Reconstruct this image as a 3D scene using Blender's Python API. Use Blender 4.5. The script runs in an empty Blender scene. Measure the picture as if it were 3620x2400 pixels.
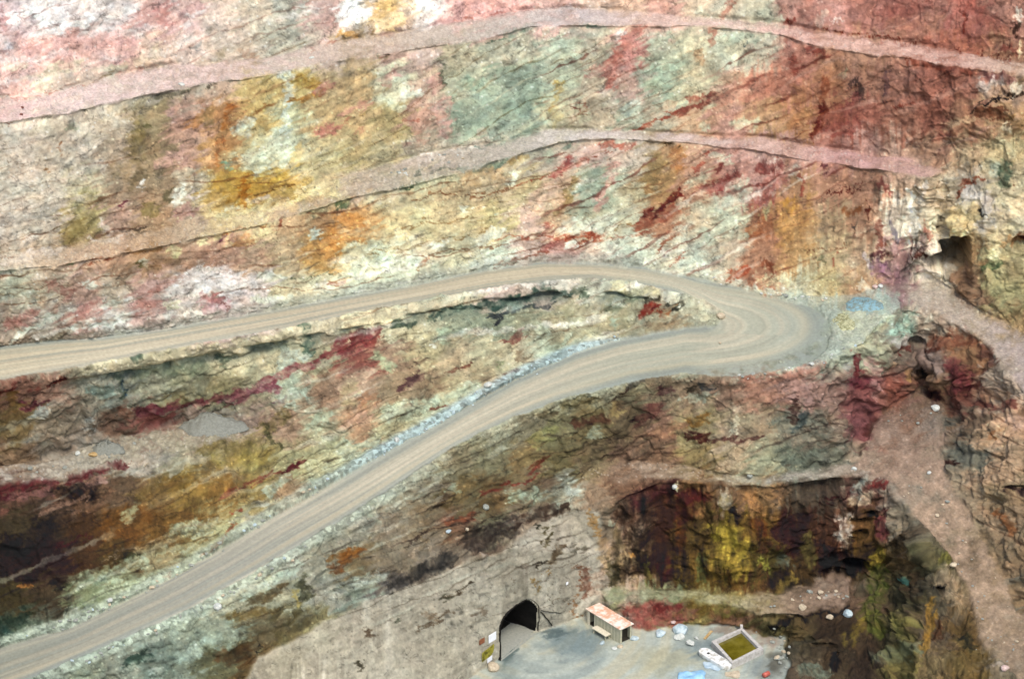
import bpy, math, random
import numpy as np
from mathutils import Vector
from mathutils.geometry import delaunay_2d_cdt

sc = bpy.context.scene
COL = sc.collection

# ------------------------------------------------------------------ camera
PITCH = math.radians(25.0)
HFOV = math.radians(22.0)
CAM = np.array([0.0, -273.0, 168.0])
FPX = 1810.0 / math.tan(HFOV / 2)          # survey plate scale (plate is 3620 x 2400)
cam_d = bpy.data.cameras.new("camera")
cam_d.sensor_width = 36.0
cam_d.lens = 18.0 / math.tan(HFOV / 2)
cam_d.clip_start = 1.0
cam_d.clip_end = 5000.0
cam = bpy.data.objects.new("camera", cam_d)
cam.location = CAM
cam.rotation_euler = (math.pi / 2 - PITCH, 0, 0)
COL.objects.link(cam)
sc.camera = cam

# ------------------------------------------------------------------ light
SUN_EL, SUN_AZ = math.radians(58), math.radians(162)
world = bpy.data.worlds.new("World")
sc.world = world
world.use_nodes = True
wn = world.node_tree.nodes
sky = wn.new("ShaderNodeTexSky")
sky.sky_type = 'NISHITA'
sky.sun_disc = False
sky.sun_elevation = SUN_EL
sky.sun_rotation = SUN_AZ
sky.dust_density = 3.0
world.node_tree.links.new(sky.outputs[0], wn["Background"].inputs[0])
wn["Background"].inputs[1].default_value = 0.15
sun_d = bpy.data.lights.new("sun", 'SUN')
sun_d.energy = 1.1
sun_d.angle = math.radians(15)
sun_d.color = (1.0, 0.93, 0.82)
sun = bpy.data.objects.new("sun", sun_d)
sd = Vector((math.sin(SUN_AZ) * math.cos(SUN_EL), math.cos(SUN_AZ) * math.cos(SUN_EL), math.sin(SUN_EL)))
sun.rotation_euler = (-sd).to_track_quat('-Z', 'Y').to_euler()
sun.location = (-60, -80, 150)
COL.objects.link(sun)
sc.view_settings.view_transform = 'Standard'
sc.view_settings.look = 'None'
sc.view_settings.gamma = 1.0
sc.view_settings.exposure = 1.11
sc.cycles.filter_width = 1.55
sc.cycles.max_bounces = 6

# ------------------------------------------------------------------ helpers
rng = np.random.default_rng(7)
random.seed(7)
CP, SP = math.cos(PITCH), math.sin(PITCH)


def ray(u, v):
    a = (np.asarray(u, float) - 1810.0) / FPX
    b = -(np.asarray(v, float) - 1200.0) / FPX
    return np.stack([a + 0 * b, CP + b * SP, -SP + b * CP + 0 * a], -1)


def at(u, v, z):
    """surveyed point: plate reading plus known level"""
    r = ray(u, v)
    return CAM + r * ((z - CAM[2]) / r[..., 2])[..., None]


def _hash(ix, iy, seed):
    h = (ix.astype(np.int64) * 374761393 + iy.astype(np.int64) * 668265263 + seed * 974711) & 0xFFFFFFFF
    h = ((h ^ (h >> 13)) * 1274126177) & 0xFFFFFFFF
    return ((h ^ (h >> 16)) & 0xFFFFFF).astype(np.float32) / 16777215.0


def vnoise(x, y, seed):
    xi = np.floor(x); yi = np.floor(y)
    fx = (x - xi).astype(np.float32); fy = (y - yi).astype(np.float32)
    fx = fx * fx * (3 - 2 * fx); fy = fy * fy * (3 - 2 * fy)
    xi = xi.astype(np.int64); yi = yi.astype(np.int64)
    a = _hash(xi, yi, seed); b = _hash(xi + 1, yi, seed)
    c = _hash(xi, yi + 1, seed); d = _hash(xi + 1, yi + 1, seed)
    return (a + (b - a) * fx) * (1 - fy) + (c + (d - c) * fx) * fy


def fbm(x, y, seed, octs=4, gain=0.55):
    """-1..1"""
    s = 0; amp = 1.0; tot = 0
    for i in range(octs):
        s = s + amp * (vnoise(x * 2 ** i + 17.3 * i, y * 2 ** i - 9.1 * i, seed + 31 * i) * 2 - 1)
        tot += amp; amp *= gain
    return s / tot


def ridged(x, y, seed, octs=3, gain=0.5):
    s = 0; amp = 1.0; tot = 0
    for i in range(octs):
        s = s + amp * (1 - np.abs(vnoise(x * 2 ** i + 5.7 * i, y * 2 ** i + 3.3 * i, seed + 17 * i) * 2 - 1) * 2)
        tot += amp; amp *= gain
    return s / tot


def cells(x, y, seed):
    """F1 distance and id of a jittered cell pattern"""
    xi = np.floor(x).astype(np.int64); yi = np.floor(y).astype(np.int64)
    best = np.full(x.shape, 9.0, np.float32); bid = np.zeros(x.shape, np.float32); second = best.copy()
    for dx in (-1, 0, 1):
        for dy in (-1, 0, 1):
            cx = xi + dx; cy = yi + dy
            px = cx + _hash(cx, cy, seed); py = cy + _hash(cx, cy, seed + 1)
            d = np.hypot(px - x, py - y).astype(np.float32)
            i = _hash(cx, cy, seed + 2)
            closer = d < best
            second = np.where(closer, best, np.minimum(second, d))
            bid = np.where(closer, i, bid)
            best = np.where(closer, d, best)
    return best, second, bid


def smooth01(x):
    x = np.clip(x, 0, 1)
    return x * x * (3 - 2 * x)


def blur(a, n):
    for ax in (0, 1):
        for _ in range(n):
            p = np.concatenate([a.take([0], ax), a, a.take([-1], ax)], ax)
            L = a.shape[ax]
            a = (p.take(range(0, L), ax) + 2 * p.take(range(1, L + 1), ax) + p.take(range(2, L + 2), ax)) / 4
    return a


def inpoly(U, V, poly):
    p = np.asarray(poly, float)
    inside = np.zeros(U.shape, bool)
    n = len(p)
    for i in range(n):
        x0, y0 = p[i]; x1, y1 = p[(i + 1) % n]
        if y0 == y1:
            continue
        c = ((y0 > V) != (y1 > V)) & (U < (x1 - x0) * (V - y0) / (y1 - y0) + x0)
        inside ^= c
    return inside


# ------------------------------------------------------------------ break lines of the pit (u, v on the plate; z in metres)
LINES = {}


def line(name, uv, zs):
    """uv: plate readings; zs: list of (index fraction by u-order) levels given as (k, z) at vertex k"""
    uv = [tuple(map(float, p[:2])) for p in uv]
    d = [0.0]
    for a, b in zip(uv, uv[1:]):
        d.append(d[-1] + math.hypot(a[0] - b[0], a[1] - b[1]))
    ks = [d[k if k >= 0 else len(d) + k] for k, _ in zs]
    z = np.interp(d, ks, [q for _, q in zs])
    LINES[name] = [(a, b, float(c)) for (a, b), c in zip(uv, z)]


line("b1_back", [(-700, 430), (0, 348), (102, 353), (215, 325), (358, 279), (512, 251), (614, 233), (767, 225), (921, 207), (1074, 177), (1210, 151), (1440, 118),
                 (1619, 77), (1824, 46), (2029, 31), (2233, 46), (2410, 62), (2589, 72), (2783, 92), (2922, 120), (3177, 153), (3433, 189), (3607, 220), (4300, 400)],
     [(0, 74), (1, 68), (10, 61), (14, 59), (-2, 57), (-1, 48)])
line("b1_front", [(-700, 560), (0, 435), (205, 409), (358, 371), (537, 335), (716, 302), (844, 287), (972, 261), (1210, 215), (1517, 169), (1722, 138), (1875, 97), (2054, 94),
                  (2233, 95), (2420, 95), (2615, 107), (2768, 130), (2922, 171), (3177, 210), (3433, 246), (3587, 261), (4300, 470)],
     [(0, 73.5), (1, 67.6), (8, 60.7), (12, 58.7), (-2, 56.6), (-1, 47)])
line("b2_back", [(-700, 1010), (0, 905), (205, 880), (307, 855), (435, 830), (614, 800), (716, 765), (900, 712), (1126, 670), (1210, 629), (1363, 583), (1568, 532), (1798, 507),
                 (1926, 463), (2080, 460), (2233, 466), (2420, 478), (2563, 486), (2717, 491), (2870, 522), (3075, 545), (3229, 568), (3330, 605)],
     [(0, 58), (1, 53), (9, 47.5), (14, 46), (-1, 44.5)])
line("b2_front", [(-700, 1085), (0, 958), (179, 948), (333, 918), (537, 882), (767, 831), (921, 800), (1210, 711), (1415, 665), (1645, 609), (1798, 558), (1977, 501), (2131, 491),
                  (2420, 506), (2666, 532), (2819, 563), (2973, 583), (3152, 604), (3280, 629), (3330, 605)],
     [(0, 57.5), (1, 52.6), (7, 47.2), (11, 45.7), (-1, 44.5)])
UB = [(-700, 1300), (0, 1225), (205, 1204), (358, 1194), (614, 1158), (870, 1112), (1074, 1076), (1210, 1052), (1466, 1005), (1722, 953), (1926, 928), (2131, 933), (2284, 948),
      (2420, 976), (2563, 1005), (2717, 1051), (2870, 1087), (2925, 1130), (2940, 1180), (2920, 1235), (2870, 1286), (2768, 1307), (2615, 1332), (2420, 1320), (2233, 1347),
      (1977, 1414), (1824, 1470), (1670, 1542), (1568, 1600), (1363, 1738), (1210, 1835), (1023, 1945), (921, 2009), (665, 2153), (409, 2265), (153, 2378), (-100, 2480), (-700, 2760)]
line("road_out", UB, [(0, 47.5), (1, 42.5), (8, 35.5), (13, 31.2), (18, 29.5), (23, 28), (28, 23.5), (35, 15), (-1, 9)])
UF = [(-700, 1450), (0, 1345), (307, 1291), (512, 1250), (767, 1204), (1023, 1158), (1210, 1115), (1466, 1066), (1722, 1020), (1926, 994), (2080, 984), (2233, 1000), (2387, 1030),
      (2487, 1060), (2563, 1112), (2538, 1148), (2420, 1160), (2182, 1205), (2029, 1250), (1977, 1275), (1824, 1342), (1670, 1429), (1517, 1516), (1363, 1600), (1210, 1692),
      (972, 1825), (767, 1953), (512, 2091), (256, 2214), (0, 2291), (-700, 2560)]
line("road_in", UF, [(0, 47), (1, 42), (8, 35), (12, 31.2), (14, 29.5), (16, 28.6), (23, 23.5), (29, 14.6), (-1, 9)])
line("nose_back", [(2717, 1051), (2870, 1053), (3009, 1040), (3075, 1020), (3126, 1003)], [(0, 29.9), (-1, 30.5)])
line("nose_front", [(2768, 1307), (2870, 1296), (2947, 1266), (3050, 1209), (3116, 1133), (3177, 1086), (3177, 1048)], [(0, 28.7), (-1, 30.4)])
line("path_back", [(3126, 1003), (3203, 998), (3331, 1000), (3408, 1056), (3484, 1112), (3587, 1158), (3620, 1199), (4300, 1800)], [(0, 30.5), (2, 30.5), (-2, 28), (-1, 20)])
line("path_front", [(3177, 1048), (3305, 1107), (3408, 1158), (3484, 1209), (3536, 1286), (3620, 1388), (4300, 2050)], [(0, 30.4), (1, 30), (-2, 27), (-1, 19)])
line("shelf_back", [(-700, 1740), (0, 1646), (150, 1630), (330, 1570), (560, 1515), (700, 1490), (850, 1500), (905, 1520)], [(0, 36), (1, 30), (-1, 27.2)])
line("shelf_front", [(-700, 1830), (0, 1710), (230, 1690), (430, 1630), (600, 1600), (760, 1560), (905, 1520)], [(0, 35.5), (1, 29.5), (-1, 27.2)])
line("ledge_back", [(-700, 2890), (300, 2530), (600, 2400), (900, 2270), (1200, 2130), (1430, 2030), (1619, 1933), (1773, 1846), (1977, 1774), (2050, 1690), (2105, 1640), (2250, 1628),
                    (2410, 1646), (2538, 1677), (2697, 1687), (2845, 1661), (2998, 1636), (3030, 1640)],
     [(0, 6), (1, 10), (3, 13.8), (6, 15), (8, 14.8), (10, 16.6), (-1, 16.8)])
line("ledge_front", [(-700, 2920), (300, 2565), (600, 2432), (900, 2312), (1200, 2177), (1287, 2125), (1517, 2045), (1670, 1975), (1798, 1935), (1875, 1860), (1952, 1815), (2008, 1797), (2090, 1800),
                     (2157, 1785), (2233, 1740), (2330, 1705), (2410, 1697), (2563, 1713), (2697, 1713), (2870, 1697), (2998, 1677), (3142, 1702)],
     [(0, 5.8), (1, 9.8), (3, 13.2), (6, 14.4), (11, 14), (13, 14.2), (16, 16.3), (-1, 16)])
line("fan_left", [(3142, 1702), (3229, 1830), (3331, 1922), (3382, 2009), (3438, 2112), (3449, 2240), (3536, 2342), (3640, 2480), (3900, 2900)],
     [(0, 16), (1, 13.5), (4, 8.5), (6, 5.5), (-1, 2)])
line("fan_top", [(3030, 1640), (3075, 1567), (3090, 1480), (3160, 1440), (3254, 1363)], [(0, 16.8), (-1, 20)])
line("fan_right", [(3254, 1363), (3346, 1440), (3331, 1600), (3357, 1702), (3433, 1815), (3484, 1907), (3525, 2009), (3587, 2112), (3620, 2163), (4300, 2900)],
     [(0, 20), (1, 19.5), (2, 17.5), (4, 13.8), (8, 7.3), (-1, 0)])
line("toe", [(700, 2900), (1300, 2640), (1500, 2500), (1650, 2405), (1768, 2325), (1887, 2232), (1940, 2225), (2029, 2189), (2070, 2178), (2120, 2172), (2180, 2195), (2238, 2222), (2304, 2230), (2422, 2207),
             (2496, 2213), (2614, 2213), (2703, 2237), (2756, 2252), (2786, 2325), (2783, 2400), (2780, 2900)], [(0, 0), (-1, 0)])
line("yellow_back", [(2128, 2100), (2200, 2078), (2348, 2089), (2496, 2086), (2644, 2109), (2717, 2096), (2870, 2060), (2932, 2040), (3005, 2045)], [(0, 3), (3, 3.6), (-1, 4.4)])
line("yellow_front", [(2150, 2130), (2200, 2124), (2407, 2127), (2585, 2133), (2703, 2178), (2800, 2190), (2998, 2127)], [(0, 2.6), (-1, 3.6)])
line("gully", [(3040, 2062), (3060, 2150), (3070, 2260), (3060, 2400), (3050, 2900)], [(0, 3.8), (1, 2.4), (2, 1.2), (-1, -2)])
line("gully_side", [(3140, 1990), (3165, 2110), (3165, 2250), (3150, 2380)], [(0, 7.2), (1, 4.8), (-1, 2.0)])
line("spine", [(3275, 1985), (3290, 2040), (3262, 2150), (3240, 2300), (3225, 2450)], [(0, 11), (1, 9.6), (2, 7.4), (-1, 3.5)])
line("mound", [(2860, 2190), (2890, 2260), (2900, 2400)], [(0, 2.8), (1, 2.4), (-1, 1.0)])
line("corner", [(2128, 1960), (2135, 1830)], [(0, 7.6), (-1, 12.8)])
line("cleft", [(3300, 1447), (3290, 1330), (3240, 1230)], [(0, 20.4), (-1, 25.2)])
line("rim_top", [(-700, -700), (0, -700), (1210, -700), (2410, -700), (3607, -700), (4300, -700)], [(0, 103), (1, 97), (2, 87.7), (3, 84), (4, 86.4), (5, 84)])
line("base", [(-700, 3100), (700, 3100), (1300, 3100), (2780, 3100), (3050, 3100), (3900, 3100), (4300, 3100)], [(0, 0), (1, 0), (2, 0), (3, 0), (4, -3), (5, 1), (6, -1)])

# ------------------------------------------------------------------ triangulated survey -> fine grid of the pit wall
pts, zz, edges = [], [], []
index = {}
for nm, L in LINES.items():
    prev = None
    for (a, b, c) in L:
        k = (round(a), round(b))
        if k not in index:
            index[k] = len(pts); pts.append(Vector((a, b))); zz.append(c)
        i = index[k]
        if prev is not None and prev != i:
            edges.append((prev, i))
        prev = i
vo, eo, fo, ov, oe, of = delaunay_2d_cdt(pts, edges, [], 0, 0.01)
P3 = np.array([(p.x, p.y) for p in pts]); Z3 = np.array(zz)
zout = []
for k, src in enumerate(ov):
    if src:
        zout.append(zz[src[0]])
    else:                                   # a crossing of two lines
        print("survey lines cross near", tuple(vo[k]))
        d = np.hypot(P3[:, 0] - vo[k].x, P3[:, 1] - vo[k].y)
        j = np.argsort(d)[:3]; zout.append(float((Z3[j] / d[j]).sum() / (1 / d[j]).sum()))
VO = np.array([(v.x, v.y) for v in vo]); ZO = np.array(zout)
rr = ray(VO[:, 0], VO[:, 1])
INV = rr[:, 2] / (ZO - CAM[2])              # inverse depth: linear across a plane

STEP = 3.2


def axis(lo, a, b, hi):
    mid = list(np.arange(a, b + 0.1, STEP))
    s = STEP; up = [mid[-1]]
    while up[-1] < hi:
        s *= 1.06; up.append(up[-1] + s)
    s = STEP; dn = [mid[0]]
    while dn[-1] > lo:
        s *= 1.06; dn.append(dn[-1] - s)
    return np.array(dn[:0:-1] + mid + up[1:])


us = axis(-650, -40, 3660, 4240)
vs = axis(-650, -40, 2440, 2860)
U, V = np.meshgrid(us, vs)
NV, NU = U.shape
ID = np.zeros(U.shape)
for f in fo:
    if len(f) != 3:
        continue
    p = VO[list(f)]; q = INV[list(f)]
    i0, i1 = np.searchsorted(us, [p[:, 0].min() - 1e-6, p[:, 0].max() + 1e-6])
    j0, j1 = np.searchsorted(vs, [p[:, 1].min() - 1e-6, p[:, 1].max() + 1e-6])
    if i1 <= i0 or j1 <= j0:
        continue
    uu = U[j0:j1, i0:i1]; vv = V[j0:j1, i0:i1]
    den = (p[1, 1] - p[2, 1]) * (p[0, 0] - p[2, 0]) + (p[2, 0] - p[1, 0]) * (p[0, 1] - p[2, 1])
    if abs(den) < 1e-9:
        continue
    a = ((p[1, 1] - p[2, 1]) * (uu - p[2, 0]) + (p[2, 0] - p[1, 0]) * (vv - p[2, 1])) / den
    b = ((p[2, 1] - p[0, 1]) * (uu - p[2, 0]) + (p[0, 0] - p[2, 0]) * (vv - p[2, 1])) / den
    c = 1 - a - b
    m = (a >= -1e-6) & (b >= -1e-6) & (c >= -1e-6)
    t = ID[j0:j1, i0:i1]
    t[m] = (a * q[0] + b * q[1] + c * q[2])[m]
ID = np.where(ID == 0, np.median(ID), ID)


def poly_uv(*names):
    out = []
    for n in names:
        rev = n.startswith("-")
        L = [(a, b) for a, b, _ in LINES[n.lstrip("-")]]
        out += L[::-1] if rev else L
    return out


wob = 13 * fbm(U / 50, V / 50, 3, 4)          # ragged borders
wob2 = 13 * fbm(U / 50, V / 50, 4, 4)
road_poly = UB + UF[::-1]
M_road = inpoly(U + wob * .6, V + wob2 * .6, road_poly)
M_b1 = inpoly(U + wob, V + wob2, poly_uv("b1_back", "-b1_front"))
M_b2 = inpoly(U + wob, V + wob2, poly_uv("b2_back", "-b2_front"))
M_nose = inpoly(U + wob, V + wob2, poly_uv("nose_back") + [(3177, 1048)] + poly_uv("-nose_front") + [(2615, 1332), (2768, 1307), (2870, 1286), (2920, 1235), (2940, 1180), (2925, 1130), (2870, 1087)])
M_nose &= ~M_road
M_path = inpoly(U + 1.6 * wob, V + 1.6 * wob2, poly_uv("path_back", "-path_front"))
M_fan = inpoly(U + 1.9 * wob, V + 1.9 * wob2, poly_uv("fan_right") + [(3900, 2900)] + poly_uv("-fan_left") + poly_uv("fan_top"))
M_bench = inpoly(U + wob, V + wob2, [(2050, 1690), (2105, 1640), (2250, 1628), (2410, 1646), (2538, 1677), (2697, 1687), (2845, 1661), (2998, 1636), (3030, 1640), (3142, 1702),
                                     (2998, 1677), (2870, 1697), (2697, 1713), (2563, 1713), (2410, 1697), (2233, 1690), (2090, 1715)])
M_floor = inpoly(U + wob * np.where(U > 2300, 3.2, .5), V + wob2 * np.where(U > 2300, 1.6, .5), poly_uv("toe") + [(2780, 3200), (700, 3200)])
M_yel = inpoly(U + 1.5 * wob, V + 1.7 * wob2, poly_uv("yellow_back", "-yellow_front"))
M_shelf = inpoly(U + wob, V + wob2, poly_uv("shelf_back", "-shelf_front"))

# ------------------------------------------------------------------ relief of the rock
def dist_line(uv, pad=200.0):
    """distance on the plate to a polyline (within pad), plus chainage along it"""
    D = np.full(U.shape, pad, np.float32); S = np.zeros(U.shape, np.float32); acc = 0.0
    for (x0, y0), (x1, y1) in zip(uv, uv[1:]):
        L = math.hypot(x1 - x0, y1 - y0)
        if L < 1e-6:
            continue
        i0, i1 = np.searchsorted(us, [min(x0, x1) - pad, max(x0, x1) + pad])
        j0, j1 = np.searchsorted(vs, [min(y0, y1) - pad, max(y0, y1) + pad])
        if i1 > i0 and j1 > j0:
            uu = U[j0:j1, i0:i1]; vv = V[j0:j1, i0:i1]
            t = np.clip(((uu - x0) * (x1 - x0) + (vv - y0) * (y1 - y0)) / (L * L), 0, 1)
            d = np.hypot(uu - x0 - t * (x1 - x0), vv - y0 - t * (y1 - y0)).astype(np.float32)
            sub = D[j0:j1, i0:i1]; m = d < sub
            sub[m] = d[m]; S[j0:j1, i0:i1][m] = (acc + t * L)[m]
        acc += L
    return D, S


ID = blur(ID, 3)
flat = (M_road | M_b1 | M_b2 | M_nose | M_path | M_fan | M_bench | M_floor | M_shelf | M_yel).astype(np.float32)
soft = blur(flat, 6)
smooth_flat = blur((M_road | M_floor).astype(np.float32), 3)

RAY = ray(U, V)
P = CAM + RAY / ID[..., None]


def normals(P):
    gu = np.gradient(P, axis=1); gv = np.gradient(P, axis=0)
    n = np.cross(gv, gu)
    n /= np.linalg.norm(n, axis=-1, keepdims=True) + 1e-12
    s = np.sign((n * (CAM - P)).sum(-1, keepdims=True)); s[s == 0] = 1
    return n * s


Nn = normals(P)
for k in range(3):
    Nn[..., k] = blur(Nn[..., k], 8)
Nn /= np.linalg.norm(Nn, axis=-1, keepdims=True)

# how broken the rock is: calm high on the left, blocky on the right and below
rough = 0.38 + 0.85 * smooth01((U - 2900) / 450) + 0.6 * smooth01((V - 1180) / 350)
rough = rough.astype(np.float32)
grey_face = blur(inpoly(U + wob, V + wob2, [(700, 2900), (900, 2330), (1287, 2130), (1517, 2050), (1670, 1980), (1798, 1940), (1875, 1865), (2008, 1800), (2120, 1805), (2125, 2170), (1940, 2225),
                                            (1887, 2232), (1768, 2325), (1500, 2500), (1300, 2640)]).astype(np.float32), 6)
rough = rough * (1 - 0.74 * grey_face)


def rot(deg, su, sv):
    a = math.radians(deg)
    x = U * math.cos(a) + V * math.sin(a); y = -U * math.sin(a) + V * math.cos(a)
    return x / su, y / sv


wx = fbm(U / 130, V / 130, 11, 4) ; wy = fbm(U / 130, V / 130, 12, 4)
h = 0.75 * fbm(U / 170, V / 170, 21, 3)
c1, c2, cid = cells((U + 45 * wx) / 85, (V + 45 * wy) / 70, 23)
h += 0.65 * (cid - .5) * smooth01((c2 - c1) / .14)
c1, c2, cid = cells((U + 25 * wx) / 34, (V + 25 * wy) / 27, 29)
h += 0.32 * (cid - .5) * smooth01((c2 - c1) / .16) + 0.10 * (0.5 - c1)
sx, sy = rot(-24, 300, 30)
strata = fbm(sx + wx, sy + .8 * wy, 31, 3)
h += 0.28 * strata * (0.3 + 0.7 * smooth01((U - 100) / 500)) * smooth01((3100 - U) / 300)
rx, ry = U / 26, V / 240
ribs = fbm(rx + .6 * wx, ry, 37, 3)
h += 0.26 * ribs * (0.35 + 0.65 * smooth01((U - 2200) / 500))
h += 0.06 * fbm(U / 9, V / 9, 41, 3)
h = h * rough
# the two rock corners at the lower right are heavily broken
crag = blur((inpoly(U, V, [(2930, 1250), (3180, 1060), (3420, 1180), (3600, 1420), (3400, 1440), (3180, 1430), (3040, 1640), (2850, 1660), (2850, 1400)])
             | inpoly(U, V, [(2420, 1730), (3142, 1710), (3331, 1922), (3440, 2112), (3440, 2440), (2790, 2440), (2760, 2250), (3000, 2120), (3000, 2050), (2870, 2060), (2420, 2080)])
             | inpoly(U, V, [(3200, 250), (3700, 200), (3700, 1230), (3400, 1050), (3330, 990), (3100, 990), (3200, 700)])).astype(np.float32), 25)
c1, c2, cid = cells((U + 40 * wx) / 62, (V + 40 * wy) / 55, 53)
h += crag * (1.0 * (cid - .5) * smooth01((c2 - c1) / .25) + 0.45 * ridged(U / 55 + wx, V / 55 + wy, 57, 3) - .1)
# stones on the benches and the loose edges
c1, c2, cid = cells(U / 15, V / 11, 61)
stones = np.where(cid > .55, np.clip(.42 - c1, 0, 1), 0) * 0.9
c1b, c2b, cidb = cells(U / 30, V / 22, 62)
stones2 = np.where(cidb > .78, np.clip(.42 - c1b, 0, 1), 0) * 1.6
Din, Sin = dist_line(UF, 120)
Dout, Sout = dist_line(UB, 120)
edge_in = np.clip(1 - Din / 46, 0, 1) * (~M_road)
edge_out = np.clip(1 - Dout / 46, 0, 1) * (~M_road) 
windrow = np.maximum(edge_in, edge_out)
h_flat = 0.16 * fbm(U / 40, V / 25, 71, 4) + 0.35 * stones + .25 * stones2 * smooth01(fbm(U / 120, V / 80, 72, 2) * 2)
bench = blur((M_b1 | M_b2 | M_shelf | M_yel | M_bench).astype(np.float32), 4)
h = h * (1 - soft) + soft * (1 - smooth_flat) * h_flat
h += bench * (0.35 * stones + .35 * stones2 + .22 * fbm(U / 28, V / 12, 74, 3))
h += smooth01(windrow * 2) * (0.55 * stones + 0.5 * stones2 + .25)
h = h * (1 - smooth_flat) + smooth_flat * 0.03 * fbm(U / 60, V / 30, 73, 3)

# alcove under the overhang at the right
alc = [(3215, 950), (3228, 925), (3270, 912), (3330, 893), (3322, 852), (3372, 834), (3430, 848), (3424, 935), (3419, 1012), (3392, 1016), (3372, 985), (3330, 962), (3280, 958), (3222, 966)]
A = blur(inpoly(U + wob * 1.3, V + wob2 * 1.3, alc).astype(np.float32), 2)
deep = 1.2 + 7.5 * smooth01((U - 3260 + 20 * wx) / 90) * smooth01((960 - V + 25 * wy) / 60) + .8 * smooth01((U - 3385) / 20)
push = A * deep
# notches and dark gaps in the broken rock
for (a, b, ra, rb, dd) in [(3240, 1212, 26, 14, 1.6), (3262, 1312, 14, 14, 1.2), (3045, 1838, 34, 9, 1.1), (3085, 1815, 30, 8, 1.0), (3045, 1880, 26, 9, 1.0), (3030, 1995, 42, 24, 2.0),
                           (2960, 2030, 40, 20, 1.8), (3150, 2060, 42, 80, 1.3), (3130, 2220, 26, 60, .8), (3318, 2085, 24, 16, 1.4), (2770, 2190, 70, 18, 1.4), (2950, 2340, 30, 34, 1.4),
                           (2900, 2300, 60, 22, 1.0), (3600, 860, 26, 26, 1.5), (2180, 1880, 60, 80, 1.0), (2350, 1850, 70, 110, .9), (3620, 1740, 60, 18, 1.2)]:
    e = ((U + 14 * wx - a) / ra) ** 2 + ((V + 14 * wy - b) / rb) ** 2
    push = push + dd * smooth01(1.5 - e)


# broken lips: the rock stands back a little just under every crest and is undercut at the toes
def below(name, u0, u1, d0, d1, depth, ragged=.6, sign=1):
    L_ = [(a, b) for a, b, _ in LINES[name]]
    global push
    vl = np.interp(U, [a for a, _ in L_], [b for _, b in L_])
    t = (V - vl) * sign + 8 * wx
    m = smooth01((t - d0 + 8) / 10) * smooth01((d1 - t) / (d1 - d0)) * smooth01((U - u0) / 60) * smooth01((u1 - U) / 60)
    push = push + depth * m * np.clip(.55 + ragged * 1.5 * fbm(U / 50, V / 300, 91 + int(d1), 3), 0, 1.4)


below("b1_front", -600, 3560, 3, 40, 1.05)
below("b2_front", -600, 3200, 3, 40, 1.05)
below("b1_back", -600, 3560, -2, 22, .7, .6, -1)
below("b2_back", 1200, 3200, -2, 20, .7, .6, -1)
ui = [(a, b) for a, b, _ in LINES["road_in"]][:13]
vl = np.interp(U, [a for a, _ in ui], [b for _, b in ui]); t = V - vl + 14 * wx
isl = smooth01((t - 38) / 16) * smooth01((105 - t) / 50) * smooth01((U - 150) / 250) * smooth01((2330 - U) / 80) * np.clip(.5 + 1.3 * fbm(U / 70, V / 40, 97, 3), 0, 1.3)
push = push + 1.5 * isl
lf = [(a, b) for a, b, _ in LINES["ledge_front"] if a >= 2090]
vl = np.interp(U, [a for a, _ in lf], [b for _, b in lf]); t = V - vl + 10 * wx
push = push + 1.0 * smooth01((t - 4) / 12) * smooth01((70 - t) / 50) * smooth01((U - 2130) / 60) * smooth01((3080 - U) / 60) * np.clip(.6 + 1.1 * fbm(U / 60, V / 60, 98, 3), 0, 1.3)
P = P + Nn * h[..., None]
P = P + np.array([0.06, 0.985, -0.16]) * push[..., None]
NRM = normals(P)

# ------------------------------------------------------------------ mineral colours of the rock, some shade painted in
def rgb(s):
    return np.array([int(s[i:i + 2], 16) for i in (0, 2, 4)], np.float32) / 255.0


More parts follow.
